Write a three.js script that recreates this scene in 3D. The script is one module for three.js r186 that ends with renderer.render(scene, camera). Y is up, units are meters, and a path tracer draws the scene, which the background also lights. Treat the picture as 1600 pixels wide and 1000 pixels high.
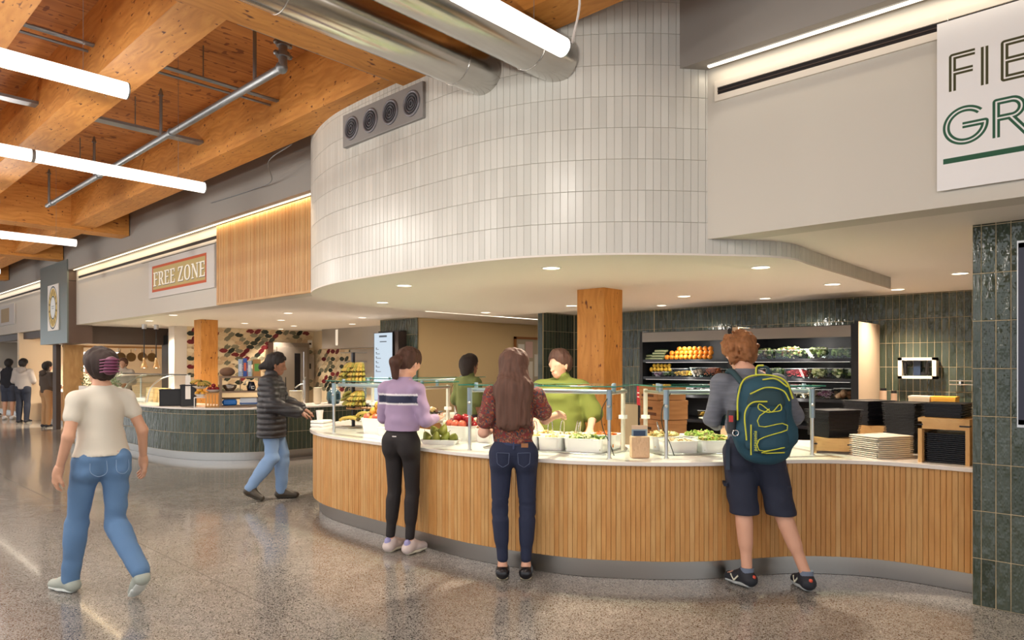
import * as THREE from 'three';
import { mergeGeometries } from 'three/addons/utils/BufferGeometryUtils.js';
import { RoundedBoxGeometry } from 'three/addons/geometries/RoundedBoxGeometry.js';
import { RectAreaLightUniformsLib } from 'three/addons/lights/RectAreaLightUniformsLib.js';

// ---------------------------------------------------------------- camera, sky, exposure
RectAreaLightUniformsLib.init();
const scene = new THREE.Scene();
const renderer = new THREE.WebGLRenderer({ antialias: true });
renderer.toneMapping = THREE.LinearToneMapping;
renderer.toneMappingExposure = 1.0;
renderer.shadowMap.enabled = true;
const YAW = 47 * Math.PI / 180;
const camera = new THREE.PerspectiveCamera(2 * Math.atan(500 / 1072) * 180 / Math.PI, 1.6, 0.05, 120);
camera.position.set(0, 1.55, 0);
camera.rotation.y = -YAW;
camera.setViewOffset(1600, 1000, 0, -71, 1600, 1000);   // shifted lens: level camera, horizon below the middle
camera.updateProjectionMatrix();
scene.background = new THREE.Color(0.95, 0.975, 1.0);      // bright overcast sky outside the glazing
scene.backgroundIntensity = 1.9;
const WARM = new THREE.Color(1.0, 0.83, 0.64), SOFT = new THREE.Color(1.0, 0.87, 0.68), NEUTRAL = new THREE.Color(1.0, 0.94, 0.86);
const DOWN_CD = 23, TUBE_I = 22, COVE_I = 16, TUBE_PT = 2.7;

// ---------------------------------------------------------------- helpers
let seed = 20240611;
const rnd = () => { seed = (seed * 1664525 + 1013904223) >>> 0; return seed / 4294967296; };
const rr = (a, b) => a + (b - a) * rnd();
const V = (x, y, z) => new THREE.Vector3(x, y, z);
const taken = {};
const numbered = (n) => { if (!(n in taken)) { taken[n] = 0; return n; } taken[n]++; return n + '_' + String(taken[n]).padStart(3, '0'); };
const hash = (x, y) => { let h = (x * 374761393 + y * 668265263) | 0; h = Math.imul(h ^ (h >>> 13), 1274126177); return ((h ^ (h >>> 16)) >>> 0) / 4294967296; };
function vnoise(x, y, px, py, s = 0) {             // periodic value noise
  const xi = Math.floor(x), yi = Math.floor(y), fx = x - xi, fy = y - yi;
  const m = (a, p) => ((a % p) + p) % p, u = fx * fx * (3 - 2 * fx), v = fy * fy * (3 - 2 * fy);
  const g = (a, b) => hash(m(a, px) + s * 131, m(b, py) + s * 71);
  return (g(xi, yi) * (1 - u) + g(xi + 1, yi) * u) * (1 - v) + (g(xi, yi + 1) * (1 - u) + g(xi + 1, yi + 1) * u) * v;
}
function n3(x, y, z) {                             // 3-d value noise 0..1
  const xi = Math.floor(x), yi = Math.floor(y), zi = Math.floor(z), f = (t) => t * t * (3 - 2 * t);
  const u = f(x - xi), v = f(y - yi), w = f(z - zi), g = (a, b, c) => hash(xi + a + (zi + c) * 57, yi + b + (zi + c) * 113);
  const l = (a, b, t) => a + (b - a) * t;
  return l(l(l(g(0, 0, 0), g(1, 0, 0), u), l(g(0, 1, 0), g(1, 1, 0), u), v), l(l(g(0, 0, 1), g(1, 0, 1), u), l(g(0, 1, 1), g(1, 1, 1), u), v), w);
}
function tex(w, h, fn, srgb = true) {
  const d = new Uint8Array(w * h * 4);
  for (let j = 0; j < h; j++) for (let i = 0; i < w; i++) {
    const c = fn(i / w, j / h, i, j), k = (j * w + i) * 4;
    d[k] = Math.max(0, Math.min(255, c[0])); d[k + 1] = Math.max(0, Math.min(255, c[1])); d[k + 2] = Math.max(0, Math.min(255, c[2])); d[k + 3] = 255;
  }
  const t = new THREE.DataTexture(d, w, h, THREE.RGBAFormat);
  t.wrapS = t.wrapT = THREE.RepeatWrapping; t.magFilter = THREE.LinearFilter; t.minFilter = THREE.LinearMipmapLinearFilter; t.generateMipmaps = true;
  if (srgb) t.colorSpace = THREE.SRGBColorSpace;
  t.needsUpdate = true; return t;
}
const rep = (t, u, v) => { const c = t.clone(); c.repeat.set(u, v); c.needsUpdate = true; return c; };
const mixc = (a, b, t) => [a[0] + (b[0] - a[0]) * t, a[1] + (b[1] - a[1]) * t, a[2] + (b[2] - a[2]) * t];
function M(color, rough = 0.6, metal = 0, o = {}) { return new THREE.MeshStandardMaterial({ color, roughness: rough, metalness: metal, ...o }); }
function P(color, rough = 0.4, o = {}) { return new THREE.MeshPhysicalMaterial({ color, roughness: rough, ...o }); }
function mesh(name, geo, m, parent) {
  const o = new THREE.Mesh(geo, m); o.name = parent ? name : numbered(name); o.castShadow = o.receiveShadow = true; (parent || scene).add(o); return o;
}
function tag(o, label, category, group) { o.userData.label = label; o.userData.category = category; if (group) o.userData.group = group; return o; }
function struct(name, label, geo, m) { const o = mesh(name, geo, m); o.userData.kind = 'structure'; o.userData.label = label; o.userData.category = name.split('_')[0]; return o; }
function thing(name, label, category, p = [0, 0, 0], turn = 0, group) {
  const o = new THREE.Group(); o.name = numbered(name); o.position.set(...p); o.rotation.y = turn; scene.add(o); return tag(o, label, category, group);
}
function dup(root, p, turn = 0, label, group) {
  const r = root.clone(); r.name = numbered(root.name.replace(/_\d{3}$/, '')); r.userData = { ...root.userData }; scene.add(r); r.position.set(...p); r.rotation.y = turn;
  if (label) r.userData.label = label; if (group) r.userData.group = group; return r;
}
// geometry: uv in metres by dominant axis; 'along' puts the grain (v) along one axis
function uvm(g, along) {
  g = g.index ? g.toNonIndexed() : g;
  const p = g.attributes.position, n = g.attributes.normal, uv = new Float32Array(p.count * 2);
  for (let i = 0; i < p.count; i++) {
    const x = p.getX(i), y = p.getY(i), z = p.getZ(i);
    if (along === 'x') { uv[2 * i] = y + z; uv[2 * i + 1] = x; }
    else if (along === 'y') { uv[2 * i] = x + z; uv[2 * i + 1] = y; }
    else if (along === 'z') { uv[2 * i] = x + y; uv[2 * i + 1] = z; }
    else {
      const ax = Math.abs(n.getX(i)), ay = Math.abs(n.getY(i)), az = Math.abs(n.getZ(i));
      if (ay >= ax && ay >= az) { uv[2 * i] = x; uv[2 * i + 1] = z; } else if (ax >= az) { uv[2 * i] = z; uv[2 * i + 1] = y; } else { uv[2 * i] = x; uv[2 * i + 1] = y; }
    }
  }
  const r = new THREE.BufferGeometry();
  r.setAttribute('position', p); r.setAttribute('normal', n); r.setAttribute('uv', new THREE.BufferAttribute(uv, 2));
  if (g.attributes.color) r.setAttribute('color', g.attributes.color);
  return r;
}
const box = (x0, y0, z0, x1, y1, z1, along) => uvm(new THREE.BoxGeometry(Math.abs(x1 - x0), Math.abs(y1 - y0), Math.abs(z1 - z0)).translate((x0 + x1) / 2, (y0 + y1) / 2, (z0 + z1) / 2), along);
const rbox = (w, h, d, r = 0.01, x = 0, y = 0, z = 0, seg = 2) => uvm(new RoundedBoxGeometry(w, h, d, seg, r).translate(x, y, z));
const mg = (l) => mergeGeometries(l.map((g) => (g.index || !g.attributes.uv ? uvm(g) : g)), false);
function rod(a, b, r, seg = 10, r2 = r) {
  const d = b.clone().sub(a), g = new THREE.CylinderGeometry(r2, r, d.length(), seg);
  g.applyQuaternion(new THREE.Quaternion().setFromUnitVectors(V(0, 1, 0), d.clone().normalize())).translate((a.x + b.x) / 2, (a.y + b.y) / 2, (a.z + b.z) / 2); return uvm(g);
}
const tube = (pts, r, seg = 24, rs = 6, closed = false) => uvm(new THREE.TubeGeometry(new THREE.CatmullRomCurve3(pts.map((p) => (p.isVector3 ? p : V(...p))), closed), seg, r, rs, closed));
const lathe = (pts, seg = 24) => uvm(new THREE.LatheGeometry(pts.map((p) => new THREE.Vector2(...p)), seg));
const ball = (r, x = 0, y = 0, z = 0, sy = 1, w = 12, h = 8) => uvm(new THREE.SphereGeometry(r, w, h).scale(1, sy, 1).translate(x, y, z));
function prism(pts, y0, y1, bevel = 0) {           // polygon in plan (x, z) pulled up from y0 to y1
  const s = new THREE.Shape(pts.map(([x, z]) => new THREE.Vector2(x, -z)));
  const g = new THREE.ExtrudeGeometry(s, { depth: y1 - y0 - 2 * bevel, bevelEnabled: bevel > 0, bevelSize: bevel, bevelThickness: bevel, bevelOffset: -bevel, bevelSegments: 1, curveSegments: 4 });
  g.rotateX(-Math.PI / 2).translate(0, y0 + bevel, 0); return uvm(g);
}
function plate(shape, depth, o = {}) { return uvm(new THREE.ExtrudeGeometry(shape, { depth, bevelEnabled: false, curveSegments: 8, ...o })); }
function path(pts, step) {                         // smooth plan curve sampled at equal steps -> [x, z, nx, nz]
  const c = new THREE.CatmullRomCurve3(pts.map(([x, z]) => V(x, 0, z)), false, 'centripetal'); c.arcLengthDivisions = 800;
  const L = c.getLength(), n = Math.max(2, Math.round(L / step)), out = [];
  for (let i = 0; i <= n; i++) { const p = c.getPointAt(i / n), t = c.getTangentAt(i / n); out.push([p.x, p.z, t.z, -t.x]); }
  return out;
}
function ribbon(pl, y0, y1) {                      // vertical band along a plan polyline
  const pos = [], uv = []; let s = 0;
  for (let i = 0; i + 1 < pl.length; i++) {
    const [a, b] = pl[i], [c, d] = pl[i + 1], l = Math.hypot(c - a, d - b);
    pos.push(a, y0, b, c, y0, d, c, y1, d, a, y0, b, c, y1, d, a, y1, b); uv.push(s, y0, s + l, y0, s + l, y1, s, y0, s + l, y1, s, y1); s += l;
  }
  const g = new THREE.BufferGeometry(); g.setAttribute('position', new THREE.Float32BufferAttribute(pos, 3)); g.setAttribute('uv', new THREE.Float32BufferAttribute(uv, 2)); g.computeVertexNormals(); return g;
}
const offs = (pl, d) => pl.map(([x, z, nx, nz]) => [x + nx * d, z + nz * d, nx, nz]);

// ---------------------------------------------------------------- surfaces
const woodTex = (base, dark, light, knots, W = 512, H = 1024, gx = 46, s = 0) => tex(W, H, (u, v) => {
  const warp = vnoise(u * 6, v * 5, 6, 5, s) * 1.3, g = vnoise(u * gx + warp * 2, v * 7, gx, 7, s + 1), f = vnoise(u * 180, v * 26, 180, 26, s + 2);
  let c = mixc(base, g > 0.5 ? light : dark, Math.abs(g - 0.5) * 0.9); c = mixc(c, dark, f > 0.72 ? (f - 0.72) * 1.3 : 0);
  if (knots) { const k = vnoise(u * 58, v * 20, 58, 20, s + 3), q = vnoise(u * 9, v * 9, 9, 9, s + 5); if (k > 0.86 && q > 0.42) c = mixc(c, [84, 36, 14], Math.min(1, (k - 0.86) * 9)); }
  return c;
});
const T_glulam = woodTex([203, 137, 62], [172, 108, 45], [222, 162, 86], true);
const T_oakA = woodTex([208, 163, 104], [180, 132, 76], [226, 188, 132], false, 256, 1024, 20, 7), T_oakB = woodTex([202, 156, 96], [178, 130, 74], [220, 181, 122], false, 256, 1024, 16, 21);
const T_deck = tex(512, 1024, (u, v) => {
  const pl = Math.floor(u * 8), g = vnoise(u * 60, v * 9, 60, 9, pl + 30), k = vnoise(u * 40, v * 60, 40, 60, 44); let c = mixc([168, 102, 43], [202, 134, 64], g * 0.75 + hash(pl, 9) * 0.25);
  if (k > 0.84) c = mixc(c, [92, 42, 18], 0.55); const e = (u * 8) % 1; if (e < 0.03) c = mixc(c, [90, 44, 20], 0.6); return c;
});
const T_terrazzo = tex(2048, 2048, (u, v, i, j) => {
  const big = vnoise(u * 14, v * 14, 14, 14, 3) * 0.5 + vnoise(u * 40, v * 40, 40, 40, 4) * 0.5, a = vnoise(u * 340, v * 340, 340, 340, 5), b = vnoise(u * 620, v * 620, 620, 620, 6), d = hash(i, j);
  let c = mixc([138, 135, 130], [164, 160, 154], big);
  if (a > 0.68) c = mixc(c, [50, 48, 46], Math.min(1, (a - 0.66) * 7)); else if (a < 0.24) c = mixc(c, [190, 184, 176], Math.min(1, (0.24 - a) * 5));
  if (b > 0.76) c = mixc(c, [62, 58, 56], 0.7); else if (b < 0.16) c = mixc(c, [182, 176, 168], 0.5);
  const k = 0.94 + d * 0.12; return [c[0] * k, c[1] * k, c[2] * k];
});
const T_wave = tex(512, 512, (u, v) => { const n = vnoise(u * 9, v * 5, 9, 5, 11) * 0.55 + vnoise(u * 22, v * 14, 22, 14, 12) * 0.33 + vnoise(u * 60, v * 48, 60, 48, 13) * 0.12; const g = n * 255; return [g, g, g]; }, false);
const T_cardboard = tex(256, 256, (u, v) => mixc([168, 122, 78], [188, 142, 96], vnoise(u * 6, v * 40, 6, 40, 60)));
const T_brush = tex(256, 256, (u, v) => { const n = vnoise(u * 200, v * 3, 200, 3, 71) * 255; return [n, n, n]; }, false);

const glulam = M(0xffffff, 0.62, 0, { map: T_glulam }), deckMat = M(0xffffff, 0.7, 0, { map: T_deck });
const oaks = [[T_oakA, 0xffffff], [T_oakB, 0xffffff], [T_oakA, 0xf8ecda], [T_oakB, 0xfff4e6], [T_oakA, 0xf4e4ce]].map(([t, c]) => M(c, 0.5, 0, { map: t }));
const oakEdge = M(0xb98550, 0.55), whiteWall = M(0xc9c3b8, 0.85), greyWall = M(0x99938c, 0.85), ceilWhite = M(0xe2dad2, 0.9), cream = M(0xd9bf92, 0.85);
const whiteGrout = M(0xa8a297, 0.9), tanGrout = M(0xbfae8e, 0.9), darkBrown = M(0x4a3d35, 0.6), blueGrey = M(0x6f7a79, 0.42, 0.45), black = M(0x0c0d12, 0.5), blackGloss = P(0x0b0c12, 0.32), charcoal = M(0x24242a, 0.6);
const whiteTiles = [0xcac8c0, 0xc6c4bc, 0xcdcbc3, 0xc4c2ba].map((c) => P(c, 0.34, { clearcoat: 0.15, clearcoatRoughness: 0.3 }));
const greenTiles = [0x3f493c, 0x464f43, 0x384136, 0x4b5449, 0x3d473b].map((c) => P(c, 0.1, { bumpMap: rep(T_wave, 2.4, 1.5), bumpScale: 0.012 }));
const steel = P(0xb4b2ae, 0.3, { metalness: 1, anisotropy: 0.9 }), ductSteel = M(0xc2bfba, 0.2, 1.0), brushed = M(0xc2c2c2, 0.34, 1.0), greyMetal = M(0x8a8d90, 0.42, 0.75), chrome = M(0xd8d8d8, 0.12, 1.0);
const quartz = P(0xe9e2da, 0.22, { clearcoat: 0.4, clearcoatRoughness: 0.1 });
const glass = P(0xe9f5f0, 0.02, { transmission: 1, thickness: 0, ior: 1.5 }), glassEdge = P(0x1f6b5d, 0.15), clearTub = P(0xf2f6f6, 0.06, { transmission: 1, thickness: 0, ior: 1.3 });
const ceramic = P(0xeeeeec, 0.18, { clearcoat: 0.6 }), paper = M(0xf1eee8, 0.9), cardboard = M(0xffffff, 0.85, 0, { map: T_cardboard });
const glow = (c, i) => new THREE.MeshStandardMaterial({ color: 0xffffff, emissive: c, emissiveIntensity: i, roughness: 0.6 });
const tubeGlow = glow(NEUTRAL, 1.5), lampGlow = glow(SOFT, 5), coveGlow = glow(SOFT, 2.2);

// ---------------------------------------------------------------- room shell
const SOF = 2.46, DRUM = 2.353, COVE = 3.68, DECK = 4.57, WX = 4.58, UX = 4.42;
const floorMat = P(0xffffff, 0.17, { map: rep(T_terrazzo, 1 / 1.9, 1 / 1.9), clearcoat: 0.35, clearcoatRoughness: 0.06 });
struct('floor', 'polished speckled terrazzo concrete floor', box(-10.4, -0.2, -36.2, 14, 0, 8.2), floorMat);
{ // saw-cut joints of the floor: thin dark filler lines
  const f = scene.getObjectByName('floor'), jm = M(0x4e463f, 0.7);
  for (const x of [2.16, -2.2]) mesh('joint', box(x - 0.003, -0.004, -36, x + 0.003, 0.0006, 8), jm, f);
  for (const z of [-9.2, -18.4, 0.2]) mesh('joint', box(-10, -0.004, z - 0.003, 4.4, 0.0006, z + 0.003), jm, f);
}
struct('ceiling', 'timber deck ceiling above the exposed glulam beams', box(-10.4, DECK, -36.2, 14, DECK + 0.25, 8.2, 'x'), rep(T_deck, 1, 0.4) && M(0xffffff, 0.75, 0, { map: rep(T_deck, 0.55, 0.3) }));
struct('ceiling_low', 'low white plaster ceiling over the serving stations', mg([box(4.8, SOF, -36.2, 14, SOF + 0.14, 8.2)]), ceilWhite);
struct('wall_upper', 'grey painted bulkhead wall above the cove light', box(UX, COVE, -36.2, 4.8, DECK, 8.2), greyWall);
struct('wall_front', 'white plaster bulkhead wall over the serving stations', mg([box(WX, SOF, -13.35, 4.8, COVE, 8.2), box(WX, SOF, -17.6, 4.8, 2.72, -13.35), box(WX, 3.36, -17.6, 4.8, COVE, -13.35), box(WX, 2.72, -17.6, 4.8, 3.36, -13.35), box(WX, SOF, -36.2, 4.8, COVE, -17.6)]), whiteWall);
struct('wall_back', 'grout backing of the green tiled back wall', mg([box(9.8, 0, -7.62, 10, SOF, 8.2), box(8.95, 0, -7.74, 10, SOF, -7.62)]), tanGrout);
struct('wall_corridor', 'cream painted corridor wall beyond the salad bar', mg([box(8.32, 0, -11.35, 14, SOF, -10.2), box(13.4, 0, -10.2, 14, SOF, -7.6)]), cream);
struct('wall_kitchen', 'cream tile bed of the leaf patterned wall', mg([box(6.5, 0, -16.6, 10, SOF, -16.4), box(9.8, 0, -16.4, 10, SOF, -11.35)]), M(0xd9c7a6, 0.6));
struct('wall_pier', 'white painted pier beside the leaf tiles', box(6.22, 0, -16.72, 6.5, SOF, -16.38), M(0xd6cec6, 0.8));
struct('wall_right', 'grout core of the green tiled wall end', box(5.29, 0, -0.85, 6.2, SOF, 8.2), tanGrout);
struct('wall_end', 'far end wall of the dining hall', mg([box(-10.4, 0, -36.4, 14, 0.4, -36.2), box(-10.4, 3.4, -36.4, 14, DECK, -36.2), ...[-10.4, -7, -3, 1, 4.2].map((x) => box(x, 0.4, -36.4, x + 0.5, 3.4, -36.2)), box(4.6, 0.4, -36.4, 14, 3.4, -36.2)]), whiteWall);
struct('wall_outer', 'outer side of the servery', box(13.9, 0, -36.2, 14.1, DECK, 8.2), whiteWall);
{ // glazed sides of the dining hall, behind the camera: sills, heads and mullions with open sky between
  const g = [box(-10.6, 0, -36.2, -10.4, 0.25, 8.2), box(-10.6, 4.1, -36.2, -10.4, DECK, 8.2)], h = [box(-10.4, 0, 8.2, 14, 0.25, 8.4), box(-10.4, 4.1, 8.2, 14, DECK, 8.4), box(5, 0.25, 8.2, 14, 4.1, 8.4)];
  for (let z = -36; z <= 8; z += 2.2) g.push(box(-10.6, 0.25, z - 0.06, -10.4, 4.1, z + 0.06));
  for (let x = -10.4; x <= 4.6; x += 2.5) h.push(box(x - 0.06, 0.25, 8.2, x + 0.06, 4.1, 8.4));
  struct('wall_windows', 'mullioned window wall of the dining hall', mg(g), greyWall); struct('wall_glazed', 'mullioned window wall behind the dining hall', mg(h), greyWall);
}
// dropped curved soffit with its white tile cladding
const drumPts = [[7.88, -1.98], [6.6, -1.98], [5.55, -1.975], [5.2, -1.965], [4.95, -2.05], [4.58, -2.345], [4.275, -2.61], [4.09, -2.815], [3.93, -3.04], [3.78, -3.32], [3.69, -3.6], [3.64, -3.95], [3.628, -4.4], [3.628, -4.9], [3.64, -5.4], [3.675, -5.8], [3.795, -6.28], [3.975, -6.7], [4.22, -7.05], [4.62, -7.37], [5.19, -7.59], [5.65, -7.68], [6.3, -7.74], [7.88, -7.75]];
const drumLine = path(drumPts, 0.0555);
const drumIn = offs(drumLine, -0.0025);
const drum = struct('wall_curved', 'curved white tiled bulkhead hanging over the salad bar', mg([prism(drumIn.map(([x, z]) => [x, z]), DRUM + 0.004, DECK)]), [whiteGrout][0]);
mesh('soffit_panel', prism(offs(drumLine, 0.001).map(([x, z]) => [x, z]), DRUM - 0.012, DRUM + 0.004), ceilWhite, drum);
{
  const H = 0.2246, w = 0.0533, t = new RoundedBoxGeometry(w, H - 0.003, 0.012, 1, 0.0018), g0 = uvm(t), cells = [];
  for (let i = 0; i + 1 < drumLine.length; i++) {
    const [x, z, nx, nz] = drumLine[i], [x2, z2] = drumLine[i + 1], cx = (x + x2) / 2, cz = (z + z2) / 2, a = Math.atan2(nx, nz);
    if (cx > 5.5 && cz < -7) continue;
    for (let r = 0; r < 10; r++) {
      const y = DRUM + H * (r + 0.5); if (y - H / 2 > DECK) continue; if (cx > 4.75 && r > 0) continue;
      if (cx > 4.45 && y > COVE + 0.15) continue;
      cells.push([cx - nx * 0.004, y, cz - nz * 0.004, a, Math.hypot(cx, cz), r]);
    }
  }
  cells.sort((a, b) => a[4] - b[4]);
  const rest = [[], [], [], []];
  cells.forEach(([x, y, z, a], k) => {
    const v = Math.floor(rnd() * 4);
    if (k < 300) { const o = mesh('tile', g0, whiteTiles[v], drum); o.position.set(x, y, z); o.rotation.y = a + rr(-0.006, 0.006); o.rotation.x = rr(-0.002, 0.002); }
    else rest[v].push(g0.clone().rotateY(a + rr(-0.006, 0.006)).translate(x, y, z));
  });
  rest.forEach((l, v) => { const o = mesh('tiles', mg(l), whiteTiles[v], drum); o.userData.kind = 'stuff'; });
}
// green glazed tile walls: 78 x 306 mm, stacked
const tileG = uvm(new RoundedBoxGeometry(0.0735, 0.3015, 0.012, 1, 0.002));
const tileGs = Array.from({ length: 9 }, (_, k) => { const g = tileG.clone(), uv = g.attributes.uv.clone(); for (let i = 0; i < uv.count; i++) uv.setXY(i, uv.getX(i) + hash(k, 3) * 7, uv.getY(i) + hash(k, 8) * 5); g.setAttribute('uv', uv); return g; });
const anyTile = () => tileGs[Math.floor(rnd() * 9)];
let tileCount = 0;
function tileWall(parent, along, fixed, from, to, faceSign, y0, y1, opt = {}) {
  const n = Math.round((to - from) / 0.078), rest = greenTiles.map(() => []);
  for (let i = 0; i < n; i++) for (let r = 0; r < 9; r++) {
    const c = from + 0.078 * (i + 0.5), yb = r * 0.306 + (opt.base || 0); if (yb + 0.3 <= y0 || yb >= y1 - 0.01) continue;
    const lo = Math.max(yb, y0), hi = Math.min(yb + 0.306, y1), v = Math.floor(rnd() * greenTiles.length);
    const pos = along === 'z' ? [fixed, (lo + hi) / 2, c] : [c, (lo + hi) / 2, fixed], rot = along === 'z' ? -Math.PI / 2 : 0;
    const sc = (hi - lo - 0.0045) / 0.3015;
    if (!opt.skip || !opt.skip(c, (lo + hi) / 2)) {
      if ((parent.userData.tiles = (parent.userData.tiles || 0) + 1) <= 290 && !opt.stuff) {
        const o = mesh('tile', anyTile(), greenTiles[v], parent); o.position.set(...pos); o.rotation.set(rr(-0.006, 0.006), rot + rr(-0.008, 0.008), 0); o.scale.y = sc;
      } else rest[v].push(anyTile().clone().scale(1, sc, 1).rotateY(rot + rr(-0.008, 0.008)).translate(...pos));
    }
  }
  rest.forEach((l, v) => { if (l.length) { const o = mesh('tiles', mg(l), greenTiles[v], parent); o.userData.kind = 'stuff'; } });
  delete parent.userData.tiles;
}
tileWall(scene.getObjectByName('wall_right'), 'z', 5.2935, -0.803, 0.1, -1, 0, SOF, { skip: (c) => false });
{
  const wb = scene.getObjectByName('wall_back');
  tileWall(wb, 'z', 9.8035, -5.95, -0.95, -1, 0.9, SOF, { skip: (c, y) => c > -5.6 && c < -2.62 && y < 1.95 });
  tileWall(wb, 'z', 9.8035, -7.6, -5.95, -1, 0.9, SOF, { stuff: true });
  tileWall(wb, 'x', -7.6235, 8.96, 9.78, 1, 0.9, SOF, { stuff: true });
  mesh('tile', uvm(new RoundedBoxGeometry(0.012, 1.5, 0.1, 1, 0.002).translate(8.948, 1.7, -7.68)), greenTiles[2], wb);
  const wc = struct('wall_menu', 'dark green tiled wall end behind the menu screen', box(8.28, 0, -11.35, 8.33, SOF, -10.2), tanGrout);
  tileWall(wc, 'z', 8.2835, -11.34, -10.2, -1, 0.9, SOF);
}
{ // narrow cut tiles at the corner of the green wall end
  const w = scene.getObjectByName('wall_right');
  for (let r = 0; r < 9; r++) { const lo = r * 0.306, hi = Math.min(lo + 0.306, SOF); if (hi - lo < 0.008) continue; const o = mesh('tile', anyTile(), greenTiles[r % 5], w); o.position.set(5.2935, (lo + hi) / 2, -0.8265); o.rotation.y = -Math.PI / 2; o.scale.set(0.6, (hi - lo - 0.0045) / 0.3015, 1); }
}
// ---------------------------------------------------------------- timber structure
function beam(label, x0, y0, z0, x1, y1, z1, along) { const o = mesh('timber_beam', box(x0, y0, z0, x1, y1, z1, along), glulam); o.userData.kind = 'structure'; return tag(o, label, 'beam'); }
beam('glulam joist running into the white tiled drum', 3.48, 3.97, -36, 3.83, DECK, 8, 'z');
beam('glulam joist crossing above the round duct ends and sprinkler pipe', 1.82, 3.97, -36, 2.15, DECK, 8, 'z');
beam('glulam joist at the outer side of the suspended tube lamps', 0.86, 3.97, -36, 1.2, DECK, 8, 'z');
beam('glulam joist further out over the dining floor', -0.75, 3.97, -36, -0.41, DECK, 8, 'z');
beam('deep glulam girder that dies into the drum beside the air nozzle panel', -10, 3.92, -4.64, 3.66, DECK - 0.001, -4.22, 'x');
beam('deep glulam girder ending short of the grey wall above the free zone sign', -10, 3.92, -14.1, 4.4, DECK - 0.001, -13.68, 'x');
beam('short glulam girder above the blue grey sign pier', -10, 3.92, -18.3, 4.4, DECK - 0.001, -17.9, 'x');
beam('glulam girder furthest down the hall', -10, 3.92, -23.6, 4.4, DECK - 0.001, -23.2, 'x');
function post(label, x0, z0, x1, z1) { const o = mesh('timber_post', box(x0, 0, z0, x1, SOF, z1, 'y'), glulam); o.userData.kind = 'structure'; tag(o, label, 'post'); }
post('square glulam post rising behind the salad bar', 5.72, -4.4, 6.05, -4.06);
post('square glulam post beside the leaf tiles', 5.72, -14.06, 6.05, -13.72);
// slatted oak panel over the station left of the drum
{
  const p = thing('wood_panel', 'orange oak slat panel washed by the cove light beside the drum', 'wall panel', [4.575, 2.49, -10.33]);
  mesh('backing', box(-0.016, 0, 0, 0, COVE - 2.49 - 0.03, 2.9), oakEdge, p); mesh('bottom_trim', box(-0.042, -0.03, 0, 0, 0, 2.9, 'z'), oaks[1], p);
  const g = box(-0.04, 0, -0.0135, -0.016, COVE - 2.49 - 0.03, 0.0135, 'y');
  for (let i = 0; i < 90; i++) { const o = mesh('slat', g, oaks[Math.floor(rnd() * 5)], p); o.position.set(rr(-0.004, 0), 0, 0.017 + i * 0.0322); }
}
// cove lights
function cove(label, z0, z1, col = SOFT, k = 1) {
  const L = z1 - z0, t = thing('cove_light', label, 'light', [4.508, COVE - 0.012, (z0 + z1) / 2], 0, 'linear cove lights');
  mesh('diffuser', box(-0.013, -0.006, -L / 2, 0.013, 0.01, L / 2), glow(col, 2.2), t);
  mesh('channel', mg([box(-0.02, 0.004, -L / 2, -0.014, 0.012, L / 2), box(0.014, 0.004, -L / 2, 0.02, 0.012, L / 2)]), whiteWall, t);
  const l = new THREE.RectAreaLight(col, COVE_I * k, 0.026, L); l.position.set(4.508, COVE - 0.022, (z0 + z1) / 2); l.rotation.x = -Math.PI / 2; l.castShadow = true; scene.add(l);
}
cove('thin warm cove light line over the wall with the green lettered sign', -2.3, 7); cove('thin warm cove light line above the free zone sign and oak panel', -17.5, -7.4, new THREE.Color(1.0, 0.74, 0.42), 1.5); cove('thin warm cove light line beyond the blue grey sign pier', -34, -19.9);
// linear slot diffusers under the coves
function slot(label, z0, z1, y) {
  const t = thing('slot_diffuser', label, 'air vent', [WX, y, 0]);
  mesh('frame', mg([box(-0.018, 0.026, z0, 0, 0.075, z1), box(-0.018, -0.07, z0, 0, -0.026, z1), box(-0.018, -0.07, z0 - 0.02, 0, 0.075, z0), box(-0.018, -0.07, z1, 0, 0.075, z1 + 0.02)]), M(0xdcd3c6, 0.6), t);
  mesh('slot', box(-0.006, -0.026, z0, 0, 0.026, z1), M(0x1c1312, 0.7), t); mesh('blade', box(-0.014, -0.004, z0, -0.006, 0.002, z1), M(0x3a2a24, 0.5), t);
}
slot('long white framed slot air vent above the green lettered sign', -2.26, 6.9, 3.5); slot('long slot air vent above the free zone sign', -17.4, -10.36, 3.5); slot('long slot air vent beyond the sign pier', -34, -19.9, 3.5);
// suspended tube lamps
function tubeLamp(label, xe, z, len, y = 3.3, joint) {
  const t = thing('tube_lamp', label, 'lamp', [xe, y, z], 0, 'suspended tube lamps');
  mesh('diffuser', rod(V(-len, 0, 0), V(-0.008, 0, 0), 0.052, 20), tubeGlow, t);
  mesh('end_cap', rod(V(-0.008, 0, 0), V(0, 0, 0), 0.053, 20), greyMetal, t);
  if (joint) mesh('joint_ring', rod(V(-joint - 0.012, 0, 0), V(-joint + 0.012, 0, 0), 0.0535, 20), M(0x77726c, 0.5), t);
  for (const k of [0.25, len * 0.5, len - 0.2]) mesh('wire', rod(V(-k, 0.05, 0), V(-k, DECK - y, 0), 0.0016, 5), greyMetal, t);
  const l = new THREE.RectAreaLight(NEUTRAL, TUBE_I, len, 0.09); l.position.set(xe - len / 2, y - 0.056, z); l.rotation.x = -Math.PI / 2; l.castShadow = true; scene.add(l);
  for (const k of [0.15, 0.5, 0.85]) { const q = new THREE.PointLight(NEUTRAL, TUBE_PT * len / 5, 0, 2); q.position.set(xe - len * k, y - 0.1, z); q.shadow.radius = 2; q.castShadow = true; scene.add(q); }
}
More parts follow.
